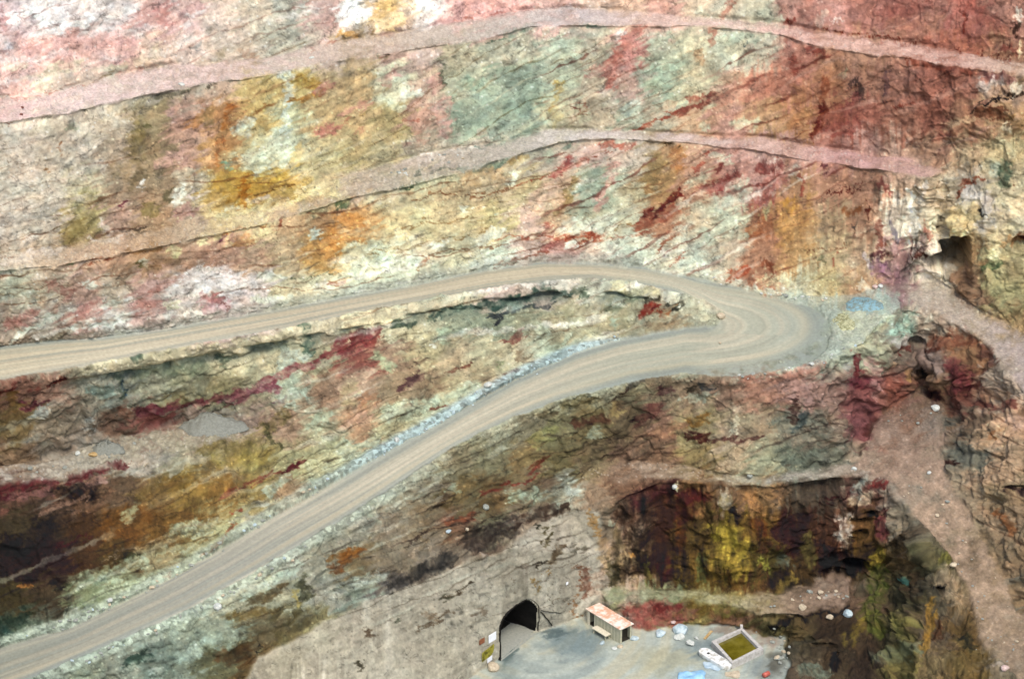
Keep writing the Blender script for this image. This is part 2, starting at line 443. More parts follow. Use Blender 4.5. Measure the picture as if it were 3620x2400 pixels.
# one tone per 120-unit square of the face map, 30 across, 20 down
FACE_MAP = """
d0bcbd e6dedb d8cbc6 d6c8c4 d2a29c d9b5ad d6c0b0 cdbfa9 c2c0ae d2b0a6 e8d9cc d8b688 dccfc8 d5a49e d69e97 d4aca2 d2a89e c6ad9c c9a58f cca294 bfab94 b9b09a b3b19a b5897e b5857c a8746a a06c64 a7766c a26860 9e7468
d8b3ac e0b2a8 e0b4aa dfaea6 dbbca8 d4bcae c8b6a4 b9a996 bab7a3 c4b2a4 a8957c b09488 ad9c8e a9a48c aaab96 b0ae98 a6b29c a29d8c b5807a a6ac96 b3ae92 b2b299 a9a08f a97468 a87c68 a37d6a a57a6a 9e6658 9a6656 9a7460
dab0a6 ddc3b0 c8b5a5 b8b09c b3a898 a89a8a bf9f8a b8a070 bba873 b9a27e b29c78 bfc0a2 b8a090 a5a892 93a590 91a492 a8ae96 a99d8a ae958a 95a490 afaa8e b0947e b47d6c b2796a a9785f 9a7465 9a7064 9f6a5d 9c6c5e a38a78
c4b9a8 bfb5a0 beb39f b5a791 9c8f72 b08d7e b08460 b99f6c b4b490 b79f78 b49d78 ac9c74 b49080 8fa18d 8d9f8d 8c9e8d a8a58a a79a86 a3a692 a99e8a b09378 b3887a ad8a6c ad805f 985f50 9d665a 9c6f60 986658 9c7560 a3876a
c1b4a4 bdb09c bfb3a2 aa9a88 8f7f66 b3917f b0885f b7b28c b9c0a0 bdb287 a99a74 aca182 aea491 b0a596 a9a293 a19c8d a59a8b b79d92 b5a595 a08a6c b08e7a b0857a b59086 ae8577 a3766c b08a80 b09080 a58470 ab9478 b0a07e
c0b5a4 bdb3a0 b7ae92 a08d78 9a8870 b0a48e b19560 b0884a bda063 c4b58d b2a18c b0a78e b5aa88 b9a684 bba889 b3a47f b49c84 949e8c a59f88 9b7f5c a5816c aa7d72 a6847c 9c7c62 a37c68 9c7866 a58d7a a89880 a99e90 b5a789
bfb3a4 b8ae9e a3976f a98f80 a58c72 b09a85 c0ac80 cdbd8c b89d7c b08e6c c19568 c2b286 c2b68c c3b48c bcae80 c2ad94 b69c80 9a977f a3a38c a07a64 b0a48c a9aa92 a2745c a88156 95826a 8f7260 b5a896 b3a48c c0a880 b8ab90
b7a896 b29f8a ad917c a98a73 a3866a b0907a ad8a78 b39680 b9a484 c0945f bfb894 c3c9ab c1b89c bcb898 bcc4ae b79f92 b08a80 b0a090 b6bda8 b3b49c b3b8a4 ac9c88 a37a64 a0835f a59678 a4907a a28480 b0a495 9c8060 a89c78
b5b49c b09e8a bb9a8c b3a694 b89790 cdc3bb d6ccc8 cfc6c0 c6bb98 cfc9a4 c0c8ac bdc2a6 b6baa0 b8b49c c0a99c a99c90 a9a294 a9ab98 b4b9a4 b0ac9c b4b49c b0a894 a9745e b4b094 a09270 a0846a 8a6c70 b0a490 8f7560 9c9470
b9a898 bfbaae bf9b92 c0bcb6 b79a92 beada0 bfa29a bca99e b0a890 b4aa92 c4bc98 b8b494 a49f86 8a917e 7f8674 8b8d78 959078 a09c80 8f8a72 93836a 9a9a86 a0a08e a0a08e 98a090 98a090 b0b090 90a898 a09080 a89a86 9a8464
8d8070 98907c a09c84 b8b090 b8b090 a9a488 b8b090 b8b090 a9a488 98947a 8c5a50 96806c a39a7a a69a80 a8a084 a8a28a 94a08c a8ac98 a5a696 a5a696 9a9a86 a0a08e a0a08e 98a090 98a090 a5a890 807468 8a7870 8f6e54 9d9082
8d6c5e a08070 979180 8d8f84 9a9a86 8f8f78 8f8a6c 98917a 949c8a 8f7a68 a08c78 93836c 8d7c66 9a9478 9a8c72 949a80 9a9a86 9a9a86 85806a 7f7462 8a7a68 947c6c a07c6c 9c8078 937a70 8d5c5a 946a60 7d6650 7a5248 a09080
7f6f50 8a8070 958a7c 7f6a5c 955f58 8f7c70 958f82 8f7f74 98826f 98917a a8896f 9d9a7c a0a68c a0a68c 9a9a86 8f8a74 8a866a 8a7e5e 7d6f58 80685a 8d8468 978a78 94846f 8a8070 8a7a6c 84585a 80604c 8a7c70 7c6c5c ac8c74
8a7560 98897a 918d84 979488 989084 9a947e 8d8064 867a52 96916f a0a080 a0a890 a0a894 9a9a86 908870 8c886e 8a7a58 847c5a 86785e 7f6a5a 8a705c 8a7c5a a09078 95947c 6f7468 75766a 938474 8a7264 8a7c6c 74746a a58c74
6a4e44 70594a 705a48 6a5a48 7f6c4a 87703f 84693c 8d7c50 957f66 9da28a a0a890 9a9a8a 928a78 847a5c 7c6a4a 8a7c64 9a9c8c 8f7c68 7d6450 5c4236 7d6040 6f5a46 8c7050 5f5448 584c42 6a5048 8a8074 807c70 9a8a74 8f7c64
4f4636 4b3f36 53402f 70532f 7a5f36 7a623a 989573 a09c88 a0a694 a0a08e 9c9a8c 968a78 8f8068 8a705a 8c8870 9a8a78 827060 8a7c6c 8d7a68 4a362c 584830 7a6a34 6a5430 4a3628 584034 6c5438 8a8070 6a6458 8c7c68 94806a
3f3424 3e3030 54402f 5c4c32 8a8064 9a9c80 a8ab90 a9a790 9a9c90 9a9a8a 8a7c60 8f8674 9a9080 8c8070 726456 8a7f72 a09488 9d9184 8f7c60 40332a 685430 7a6a34 5a5030 5a4830 3c2c20 4a3c20 6a5a40 6c684e 665a48 8c7a64
4c4430 544838 7c8468 98a388 a0ab92 a5a690 a9a890 a9a890 a9a890 a0a092 8d9688 75706a 6a6258 928878 a2988a a49a8c a49a8c a2988a 9a8878 5c4c38 6c5a2c 6c5430 604830 4a4034 5a4a3c 7a6858 6c6444 5c5648 7d6c54 877660
586455 687064 80867a 80867a 8a9488 9aa594 9aa594 7c745a 70684a 847e5e 8a7a64 8f8878 938a7a 9a9080 968c7c 9f9586 9a9082 a0958a 9c8f84 8a8062 857a50 8c6c58 7c7450 6a5c40 4c4034 5c4c3c 7c7648 685c4c 6c5a3c 8d7c68
687064 80867a 848c7c 7f8478 869488 8a9486 707056 68583c 786a44 8a8068 857c68 8a8270 8c8472 8f8674 968c7c 968c7c 968c7c 968c7c 968c7c 857a50 857a50 8c6c58 7c7450 6a6050 584c3c 50443a 7a7248 7a6c50 746440 7f7462
""".split()
G = np.array([rgb(s) for s in FACE_MAP]).reshape(20, 30, 3)

# organic borders: warp the map before looking it up
ww = 1.0
du = 34 * fbm(U / 110, V / 110, 101, 4) + 8 * fbm(U / 16, V / 16, 103, 2)
dv = 34 * fbm(U / 110, V / 110, 102, 4) + 8 * fbm(U / 16, V / 16, 104, 2)
x_, y_ = rot(-22, 46, 24)
_, _, bid1 = cells(x_ + .8 * wx, y_ + .8 * wy, 221)
x_, y_ = rot(-22, 19, 11)
_, _, bid2 = cells(x_ + .6 * wx, y_ + .6 * wy, 224)
blk_u = 60 * (bid1 - .5) + 30 * (bid2 - .5); blk_v = 60 * ((bid1 * 7.31) % 1 - .5) + 30 * ((bid2 * 5.77) % 1 - .5)
streaky = blur((inpoly(U, V, [(2140, 1800), (2400, 1710), (3000, 1690), (3050, 2040), (2700, 2090), (2150, 2090)]) | inpoly(U, V, [(-50, 1700), (900, 1560), (950, 1700), (500, 1980), (-50, 2180)])
                | inpoly(U, V, [(3080, 640), (3340, 640), (3340, 1000), (3060, 1000)])).astype(np.float32), 20)
# colours finger into each other along the bedding (steeply down the face on the right)
x_, y_ = rot(-24, 260, 10)
fing = fbm(x_ + .8 * wx, y_ + 1.2 * wy, 231, 3)
fing2 = fbm(U / 10 + 1.2 * wx, V / 260, 232, 3)
kr = smooth01((U - 2350) / 500) * smooth01((1300 - V) / 200)
kr = np.maximum(kr, streaky * (U > 1500))
fing = fing * (1 - .8 * crag); fing2 = fing2 * (1 - .6 * crag * (1 - streaky))
str_u = 62 * fing * (1 - kr) * .91 ; str_v = 62 * fing * (1 - kr) * -.41 + 70 * fing2 * kr
du = .55 * du + blk_u * .8 + str_u; dv = .55 * dv + blk_v * .8 + str_v
mu = np.abs(U + du); mu = 3620 - np.abs(3620 - mu); mv = np.abs(V + dv); mv = 2400 - np.abs(2400 - mv)     # the map is mirrored past its edges
gx = np.clip(mu / 120 - .5, 0, 28.999); gy = np.clip(mv / 120 - .5, 0, 18.999)
ix = gx.astype(int); iy = gy.astype(int); fx = (gx - ix)[..., None]; fy = (gy - iy)[..., None]


def sharpen(f, k=2.2):
    return np.clip((f - .5) * k + .5, 0, 1)


fxs = sharpen(fx); fys = sharpen(fy)
C = (G[iy, ix] * (1 - fxs) + G[iy, ix + 1] * fxs) * (1 - fys) + (G[iy + 1, ix] * (1 - fxs) + G[iy + 1, ix + 1] * fxs) * fys
C = C.astype(np.float32)
del gx, gy, ix, iy, fx, fy, fxs, fys

FR = {'a': (0, 0, 1.9594), 'b': (1207, 0, 1.9594), 'c': (2413, 0, 1.9594), 'd': (0, 480, 1.9594), 'e': (1207, 480, 1.9594), 'f': (2413, 480, 1.9594),
      'g': (0, 800, 1.9545), 'h': (1210, 800, 1.9545), 'i': (2410, 800, 1.9545), 'j': (0, 1600, 1.9545), 'k': (1210, 1600, 1.9545), 'l': (2410, 1600, 1.9545)}
ns3 = fbm(U / 14, V / 14, 115, 3)
ns1 = fbm(U / 22, V / 22, 111, 3); ns2 = fbm(U / 7, V / 7, 112, 2)
WU = U + 13 * fbm(U / 45, V / 45, 113, 3) + .3 * blk_u + .42 * str_u; WV = V + 13 * fbm(U / 45, V / 45, 114, 3) + .26 * blk_v + .42 * str_v


def stain_or_shade(fr, w, col, op, pts_, soft_=.7, mask=None):
    """a vein, bed or patch of one mineral, or painted shade: polyline with a width, ragged edge"""
    ox, oy, k = FR[fr]
    pts_ = [(ox + x / k, oy + y / k) for x, y in pts_]
    if len(pts_) == 1:
        pts_ = pts_ + [(pts_[0][0] + 1, pts_[0][1])]
    r = w / k / 2
    pad = r * 2.0 + 20
    xs = [p[0] for p in pts_]; ys = [p[1] for p in pts_]
    i0, i1 = np.searchsorted(us, [min(xs) - pad, max(xs) + pad]); j0, j1 = np.searchsorted(vs, [min(ys) - pad, max(ys) + pad])
    if i1 <= i0 or j1 <= j0:
        return
    sl = (slice(j0, j1), slice(i0, i1))
    uu = WU[sl]; vv = WV[sl]
    D = np.full(uu.shape, 1e9)
    for (x0, y0), (x1, y1) in zip(pts_, pts_[1:]):
        L2 = (x1 - x0) ** 2 + (y1 - y0) ** 2
        t = np.clip(((uu - x0) * (x1 - x0) + (vv - y0) * (y1 - y0)) / max(L2, 1e-6), 0, 1)
        D = np.minimum(D, np.hypot(uu - x0 - t * (x1 - x0), vv - y0 - t * (y1 - y0)))
    e = D / max(r, 1.0) + .45 * ns1[sl] + .3 * ns2[sl]
    m = smooth01((1 + soft_ / 2 - e) / soft_) * op * np.clip(.82 + .7 * ns3[sl], .2, 1)
    if mask is not None:
        m = m * mask[sl]
    C[sl] += (rgb(col) - C[sl]) * m[..., None]


STAINS_AND_SHADE = [
    # top left
    ('a', 90, 'eceae6', .8, [(110, 130), (230, 70), (300, 150)]), ('a', 60, 'f0efec', .8, [(430, 180), (560, 170), (640, 130)]), ('a', 50, 'e4dcd6', .7, [(760, 120), (960, 60)]),
    ('a', 70, 'c08a88', .8, [(10, 60), (30, 170)]), ('a', 30, '9a7f80', .7, [(0, 360), (90, 280), (150, 220)]), ('a', 60, 'dcd6d8', .7, [(20, 300), (60, 320)]), ('a', 24, 'a88f90', .6, [(150, 60), (165, 160)]),
    ('a', 70, 'd08a86', .75, [(1120, 20), (1150, 150)]), ('a', 50, 'c89490', .6, [(1380, 30), (1250, 130)]), ('a', 130, 'e0a29a', .6, [(200, 360), (560, 310), (900, 260)]),
    ('a', 80, 'd8cfae', .8, [(260, 600), (420, 470), (540, 450)]), ('a', 60, 'd6caae', .7, [(60, 470), (140, 450)]), ('a', 70, 'dcc8a4', .6, [(800, 470), (1050, 400), (1100, 330)]),
    ('a', 40, 'c98f86', .6, [(830, 530), (960, 500)]), ('a', 26, 'e6d8d4', .8, [(1250, 200), (1330, 120), (1420, 50)]), ('a', 40, '8e8c88', .7, [(1320, 340), (1370, 310)]), ('a', 60, '9c9284', .6, [(1440, 210), (1520, 150)]),
    ('a', 60, '9a8c74', .7, [(1500, 420), (1560, 350)]), ('a', 60, 'a8806a', .6, [(1690, 380), (1760, 390)]), ('a', 70, 'a9ab9c', .7, [(2040, 60), (2020, 280)]), ('a', 50, 'cad6cc', .7, [(2100, 30)]), ('a', 140, 'c3bfaa', .5, [(1800, 220), (2150, 250)]),
    ('a', 60, 'd2a8a0', .7, [(2310, 20), (2300, 180)]), ('a', 20, 'a86a5c', .7, [(2150, 350), (2300, 300)]),
    ('a', 16, '7c6a50', .8, [(620, 590), (720, 540), (790, 510)]), ('a', 8, 'b06a5c', .8, [(0, 680), (180, 690), (420, 640), (580, 600)]), ('a', 14, '6c6a5c', .8, [(280, 830), (450, 780), (700, 735)]), ('a', 10, '9a5a4a', .7, [(0, 860), (100, 848)]),
    ('a', 40, '6a6656', .8, [(1060, 660), (1180, 650), (1290, 630)]), ('a', 22, '504c40', .9, [(1420, 595), (1470, 590)]), ('a', 30, '7d8476', .7, [(1500, 580), (1650, 570)]),
    # upper middle: white and orange knob
    ('b', 150, 'fbf6f0', .95, [(20, 60), (110, 90)]), ('b', 120, 'f6efe8', .9, [(560, 60), (680, 50)]), ('b', 90, 'faf4ee', .9, [(20, 160)]), ('b', 110, 'e2b676', .9, [(230, 110), (330, 60)]), ('b', 90, 'ecd0a0', .9, [(230, 180), (380, 130)]),
    ('b', 60, 'd09a5c', .85, [(20, 240), (80, 260)]), ('b', 50, 'b59c8a', .8, [(430, 90), (460, 180)]), ('b', 30, '8c7c78', .8, [(280, 240), (400, 215)]), ('b', 20, '96805c', .8, [(200, 250), (190, 200)]), ('b', 40, 'e4d6c8', .8, [(600, 140), (760, 90)]),
    ('b', 150, 'd89c96', .7, [(850, 60), (1250, 40)]), ('b', 16, 'b0685c', .8, [(800, 155), (900, 140)]), ('b', 14, 'b96a62', .7, [(980, 125), (1180, 95)]), ('b', 40, 'dcb8a8', .7, [(1320, 60)]), ('b', 60, 'cfae98', .6, [(1700, 50), (1900, 20)]),
    ('b', 110, 'cf958a', .6, [(2170, 50), (2330, 60)]), ('b', 12, '8f6048', .8, [(1500, 65), (1680, 62)]),
    # green grey panel
    ('b', 230, '949e8e', .75, [(850, 820), (1080, 650), (1270, 560)], .9), ('b', 130, '8a968a', .55, [(1200, 560), (1300, 480)], .9), ('b', 140, '98a092', .6, [(1100, 880), (1320, 820)], .9), ('b', 60, '8a9488', .7, [(1350, 300)]), ('b', 70, '76897a', .8, [(1130, 245), (1300, 195)]), ('b', 12, '4e6658', .9, [(1010, 272), (1120, 265)]), ('b', 34, '54756a', .9, [(1690, 188), (1750, 180)]),
    ('b', 36, '545a4c', .85, [(680, 430), (715, 520), (735, 600)]), ('b', 110, 'c4928a', .75, [(660, 560), (700, 720), (720, 900)]), ('b', 110, 'b9a49c', .7, [(480, 440), (640, 420)]), ('b', 130, 'c9cfb4', .8, [(410, 570), (450, 650)]), ('b', 40, 'd6e0d0', .7, [(430, 650), (540, 650)]),
    ('b', 50, 'bc8280', .6, [(380, 500), (300, 600)]), ('b', 24, 'b06a5c', .6, [(60, 830), (0, 870)]), ('b', 40, 'b88478', .7, [(0, 800), (90, 760), (200, 690)]), ('b', 20, '8a7a50', .6, [(130, 790), (200, 740)]), ('b', 16, 'b07c66', .6, [(80, 940), (170, 880)]), ('b', 14, 'a05c50', .7, [(430, 850), (560, 815)]),
    ('b', 36, '4e5a48', .6, [(260, 380), (290, 400)]), ('b', 30, '8a4f40', .7, [(280, 385)]), ('b', 16, '8e5a48', .7, [(640, 325), (740, 320), (850, 275)]), ('b', 40, 'a88e54', .7, [(1490, 570), (1470, 760)]), ('b', 60, 'ab9c74', .6, [(1500, 700), (1500, 860)]),
    ('b', 80, 'b0685e', .8, [(2060, 200), (1950, 300), (1880, 440), (1880, 580)]), ('b', 110, 'c28078', .7, [(2020, 270), (1960, 340)]), ('b', 90, 'b87f76', .6, [(1750, 490), (1900, 480)]), ('b', 40, 'c9c4bc', .7, [(1940, 230), (1900, 270)]), ('b', 80, '8c8a80', .6, [(1640, 220), (1700, 300)]),
    ('b', 60, 'c4b6a4', .7, [(1850, 640), (1880, 760)]), ('b', 90, '9fb0a2', .7, [(1960, 780), (2010, 730)]), ('b', 50, '708878', .7, [(1900, 850)]), ('b', 24, '9c4c3c', .9, [(2010, 905), (2200, 840), (2300, 790), (2364, 740)]), ('b', 90, '90a090', .6, [(2060, 540), (2120, 420)]), ('b', 60, 'c6cbb4', .7, [(2260, 310)]),
    ('b', 20, '6c3c34', .7, [(1600, 740), (1650, 780)]), ('b', 20, '8e4c40', .7, [(1650, 690), (1700, 770)]), ('b', 40, '8c9a86', .6, [(2110, 580), (2190, 590)]),
    # upper right red wall
    ('c', 60, 'b0685c', .7, [(300, 100), (330, 60)]), ('c', 50, 'c4c4a8', .7, [(130, 50), (150, 110)]), ('c', 60, 'a8a48e', .7, [(440, 60), (500, 90)]), ('c', 50, 'b8bda4', .7, [(580, 120), (700, 140)]), ('c', 50, '8a3c34', .8, [(730, 175), (770, 140)]), ('c', 130, 'b5776c', .6, [(860, 40), (960, 90)]),
    ('c', 60, 'bda394', .8, [(950, 160), (980, 110)]), ('c', 34, 'c9c0b4', .8, [(1060, 150), (1120, 150)]), ('c', 14, '7c2e22', .9, [(980, 215), (1150, 255), (1340, 270), (1600, 320)]), ('c', 14, '6c2a20', .9, [(1880, 350), (2100, 385), (2330, 420)]), ('c', 70, '8f5a52', .6, [(1350, 100), (1600, 60), (1700, 20)]),
    ('c', 140, 'a87864', .6, [(1500, 200), (1750, 170)]), ('c', 30, '80382e', .8, [(1960, 90), (1935, 190)]), ('c', 110, '985a50', .5, [(2000, 60), (2200, 200)]), ('c', 60, '7c4038', .7, [(2200, 330), (2330, 330)]), ('c', 60, 'd0c8b8', .8, [(2310, 60), (2340, 120)]), ('c', 40, '3c2c24', .8, [(2300, 200), (2340, 130)]), ('c', 50, 'e0c8a0', .8, [(2345, 280), (2350, 360)]),
    ('c', 70, '9fae98', .7, [(330, 260), (500, 260)]), ('c', 24, '50606c', .8, [(420, 290), (430, 330)]), ('c', 110, 'b4b8a0', .6, [(250, 420), (420, 450)]), ('c', 60, 'b08868', .7, [(80, 390), (130, 430)]), ('c', 50, 'a8685c', .7, [(210, 220), (200, 320)]), ('c', 50, '8c3c34', .7, [(60, 690), (110, 660)]), ('c', 40, '843830', .7, [(0, 770), (60, 740), (180, 690)]),
    ('c', 40, '6e3430', .7, [(150, 680), (210, 660)]), ('c', 120, 'b67868', .6, [(250, 680), (520, 560), (800, 520)]), ('c', 60, '8c4038', .7, [(880, 350), (980, 380)]), ('c', 40, '8a4438', .6, [(770, 400), (770, 500)]), ('c', 36, '969478', .7, [(1120, 470), (1100, 530)]), ('c', 110, 'a87454', .6, [(830, 620), (760, 880)]),
    ('c', 40, '8c5038', .8, [(1000, 560), (970, 680)]), ('c', 60, '6c2c20', .85, [(975, 740), (950, 860), (920, 930)]), ('c', 44, '50403c', .8, [(1180, 560), (1240, 600), (1230, 680)]), ('c', 40, '54444a', .7, [(1420, 530), (1390, 680)]), ('c', 70, '8a4c4c', .6, [(1130, 770), (1200, 690)]), ('c', 90, '96504c', .5, [(1000, 900), (1180, 880)]),
    ('c', 50, 'adaf94', .8, [(120, 870), (180, 880)]), ('c', 80, 'b0b294', .8, [(380, 880), (500, 830)]), ('c', 20, '7c3428', .7, [(1480, 730), (1620, 720)]), ('c', 40, '84402f', .7, [(1580, 430), (1800, 470)]), ('c', 60, '8a4638', .6, [(1800, 490), (2020, 500)]), ('c', 60, '6c4044', .6, [(2100, 510), (2280, 540)]), ('c', 70, 'b7a8a0', .8, [(2080, 600), (2160, 570)]), ('c', 20, '2c2420', .9, [(1990, 760), (2080, 720), (2200, 680), (2350, 650)]),
    ('c', 60, '5c3424', .7, [(2060, 770), (2220, 800)]), ('c', 70, '7c6440', .7, [(2280, 820), (2340, 850)]), ('c', 40, 'c4a684', .7, [(1800, 880), (2020, 810)]), ('c', 40, 'd8c8a4', .8, [(2200, 870), (2260, 890)]), ('c', 50, 'd8ccb0', .8, [(2320, 580), (2310, 640)]), ('c', 50, '68563c', .7, [(2360, 560)]),
    # left middle
    ('d', 120, '7d7052', .7, [(960, 30), (960, 130)], .9), ('d', 130, '85765c', .7, [(810, 230), (840, 240)], .9), ('d', 70, '6c6048', .7, [(920, 330), (990, 260)], .9), ('d', 90, '8c8258', .6, [(620, 410)], .9), ('d', 110, '8a7a4c', .75, [(470, 700), (560, 620)], .9), ('d', 80, '5c5a40', .75, [(1150, 410)], .9), ('d', 60, '7c7248', .7, [(1010, 530), (1080, 500)], .8),
    ('d', 40, '6a3040', .8, [(825, 470)]), ('d', 100, 'b89088', .6, [(1150, 180), (1260, 130)]), ('d', 70, 'd4dccc', .85, [(1260, 370), (1250, 450)]), ('d', 60, 'd6c2bc', .7, [(1340, 400)]), ('d', 60, 'a87c78', .6, [(1230, 560), (1330, 500)]), ('d', 50, 'b0683c', .7, [(1540, 30), (1470, 220)]), ('d', 60, 'd2a078', .8, [(1450, 190), (1500, 70)]),
    ('d', 44, '78a08a', .85, [(1555, 190), (1560, 230)]), ('d', 180, 'c6d2b8', .75, [(1720, 180), (1900, 150), (1960, 60)]), ('d', 60, 'd0dac4', .7, [(1800, 240), (1930, 240)]), ('d', 130, 'b8913f', .7, [(1520, 320), (1700, 330), (1950, 300)]), ('d', 50, 'a86420', .8, [(1700, 300), (1690, 400), (1660, 490)]), ('d', 60, 'b08a3c', .7, [(1580, 420), (1640, 450)]), ('d', 70, 'c4a060', .6, [(2030, 200), (2080, 60)]),
    ('d', 16, '6a5028', .7, [(1760, 400), (1860, 375), (2020, 345)]), ('d', 80, 'cdb98c', .6, [(2100, 120), (2250, 60)]), ('d', 40, 'b0a49c', .7, [(1720, 460), (1850, 420)]), ('d', 50, 'e0cf98', .9, [(1560, 570), (1800, 560), (1960, 470), (2130, 390), (2330, 420)]), ('d', 44, 'd6c898', .8, [(1480, 560), (1640, 530)]), ('d', 40, 'cfd8c0', .6, [(1560, 500), (1640, 490)]),
    ('d', 40, 'd8d4d0', .8, [(620, 720), (820, 720)]), ('d', 60, 'c9bfb6', .7, [(700, 600), (740, 640)]), ('d', 60, 'cfc6be', .8, [(60, 860), (380, 800)]), ('d', 12, '54483a', .8, [(840, 660), (900, 670), (1020, 650)]), ('d', 24, 'd2d6d4', .7, [(1000, 310), (980, 370)]), ('d', 20, '62483c', .7, [(0, 850), (80, 830)]), ('d', 10, '7a6a58', .7, [(40, 185), (150, 215)]),
    ('d', 20, '8a5a3c', .7, [(440, 60), (440, 120)]), ('d', 20, '8e6a48', .7, [(340, 240)]), ('d', 40, '62304a', .8, [(1520, 720), (1540, 700)]), ('d', 30, '84402c', .7, [(1950, 610), (1955, 570)]), ('d', 16, '8c4c2a', .7, [(1550, 680), (1700, 640), (1850, 620)]), ('d', 60, 'ccc890', .75, [(1190, 790), (1220, 800)]), ('d', 40, 'ccd09a', .75, [(1390, 730)]), ('d', 40, '6c7a5c', .8, [(490, 900)]),
    ('d', 40, '62603c', .8, [(1000, 880)]), ('d', 50, 'b7bca8', .7, [(1030, 860)]), ('d', 60, 'c6d8c8', .85, [(2190, 690), (2200, 660)]), ('d', 120, 'c48246', .75, [(2290, 660), (2300, 800)]), ('d', 60, 'b5774c', .6, [(1650, 740), (1700, 720)]), ('d', 80, '9a9c7c', .6, [(2250, 530), (2100, 520)]), ('d', 50, '4c5c3c', .7, [(2350, 460)]), ('d', 24, '7a5a34', .7, [(900, 820), (1080, 780)]), ('d', 20, '8a4c34', .7, [(640, 870), (800, 840)]),
    ('a', 70, 'bf8050', .7, [(1330, 880), (1380, 800)]), ('a', 50, 'b06a34', .75, [(1580, 750), (1540, 900)]), ('a', 70, '8a7a50', .6, [(1420, 860), (1450, 780)]), ('a', 90, '877b50', .7, [(960, 860), (960, 930)], .9), ('a', 50, '5c5c3c', .7, [(1020, 880)]), ('a', 100, 'c2d2c2', .7, [(1720, 850), (1660, 900)]), ('a', 56, 'c0d0c4', .8, [(1975, 490), (1980, 640), (1990, 800), (1980, 900)]),
    ('a', 70, 'a07c34', .7, [(2040, 540), (2180, 580)]), ('a', 40, 'a0682c', .7, [(2020, 690), (2200, 660)]), ('a', 20, '8c6038', .7, [(1750, 780), (1900, 720)]), ('a', 50, 'b4706c', .7, [(2200, 650), (2280, 590)]), ('a', 60, 'c0706c', .7, [(2220, 920), (2320, 880)]), ('a', 60, 'b49490', .6, [(1180, 720), (1200, 840)]), ('a', 60, 'c6bca8', .6, [(830, 800), (760, 900)]), ('a', 40, 'd8ccb0', .7, [(300, 850), (230, 940)]), ('a', 50, '8c9480', .7, [(440, 880), (500, 900)]),
    # centre band
    ('e', 100, 'c8854a', .8, [(20, 570), (110, 600)]), ('e', 70, 'bd7c46', .7, [(30, 720), (140, 730)]), ('e', 36, 'd8c48c', .8, [(0, 440), (60, 440)]), ('e', 50, '586c50', .7, [(0, 480), (60, 460)]), ('e', 14, '3c5440', .9, [(380, 370), (500, 340)]), ('e', 16, '2c4434', .9, [(510, 262), (560, 258)]), ('e', 16, '2c4434', .9, [(610, 230), (730, 238), (830, 240)]),
    ('e', 60, '6f8472', .8, [(850, 230), (1000, 210), (1140, 170)]), ('e', 90, '9ca68c', .6, [(560, 330), (760, 300)]), ('e', 60, 'c2b2a8', .8, [(400, 210), (560, 150), (660, 160)]), ('e', 40, '7c7470', .7, [(580, 180)]), ('e', 30, 'd8d2c8', .8, [(650, 150), (720, 200)]), ('e', 24, 'd0d4cc', .7, [(740, 120), (1000, 85)]), ('e', 10, '4c6a5c', .8, [(900, 92), (1100, 60)]),
    ('e', 110, 'c6a074', .7, [(900, 280), (1080, 260)]), ('e', 60, 'ccd6bc', .85, [(1210, 270), (1190, 300)]), ('e', 60, 'a88a54', .7, [(1200, 190), (1250, 160)]), ('e', 11, '84583c', .85, [(500, 432), (650, 405), (780, 398), (890, 420), (1080, 395), (1180, 362)]), ('e', 12, '94503c', .8, [(1190, 350), (1300, 310), (1440, 270)]),
    ('e', 40, '9c4c48', .85, [(1460, 270), (1530, 215), (1600, 150)]), ('e', 40, 'ae6a60', .7, [(1540, 220), (1690, 160)]), ('e', 10, '8c4c3c', .8, [(1680, 160), (1860, 110)]), ('e', 40, 'b86254', .8, [(1810, 62), (2010, 62)]), ('e', 60, '6c7c70', .75, [(1560, 60)]), ('e', 60, '787870', .7, [(1280, 110), (1380, 80)]), ('e', 90, '94a08c', .7, [(1450, 130)]),
    ('e', 11, '8c6c48', .75, [(380, 670), (560, 610), (720, 590), (900, 545)]), ('e', 10, '8c7450', .7, [(200, 800), (500, 760), (900, 690), (1060, 620)]), ('e', 12, '84644c', .8, [(540, 835), (760, 800), (960, 760), (1120, 755)]), ('e', 70, 'ccd6c0', .8, [(120, 890), (480, 850)]), ('e', 40, 'ccdccc', .7, [(620, 765), (680, 770)]), ('e', 70, 'd0d8c8', .75, [(960, 720), (1080, 660)]),
    ('e', 40, 'd2d8c4', .7, [(860, 500)]), ('e', 26, 'd2dccc', .8, [(945, 508)]), ('e', 24, 'c4d8c4', .8, [(1070, 550)]), ('e', 100, 'c4a090', .6, [(1280, 560), (1440, 380)]), ('e', 70, 'c8a498', .6, [(1250, 620), (1400, 600)]), ('e', 50, 'a85a50', .75, [(1400, 660), (1440, 610)]), ('e', 60, 'a0605c', .8, [(1400, 780), (1500, 730)]), ('e', 44, '9c4630', .9, [(1540, 710), (1650, 690), (1800, 705)]),
    ('e', 40, 'd0dccc', .85, [(1550, 755), (1620, 745)]), ('e', 24, '8e4c38', .8, [(1650, 750), (1720, 735)]), ('e', 22, '864030', .85, [(1180, 865), (1330, 830), (1440, 810)]), ('e', 14, '6c4434', .8, [(1040, 900), (1150, 885), (1260, 850)]), ('e', 50, 'cdd8c8', .75, [(980, 880), (1180, 820)]), ('e', 36, 'a86c54', .8, [(540, 880), (590, 860)]), ('e', 24, '94603c', .8, [(500, 930), (520, 900)]),
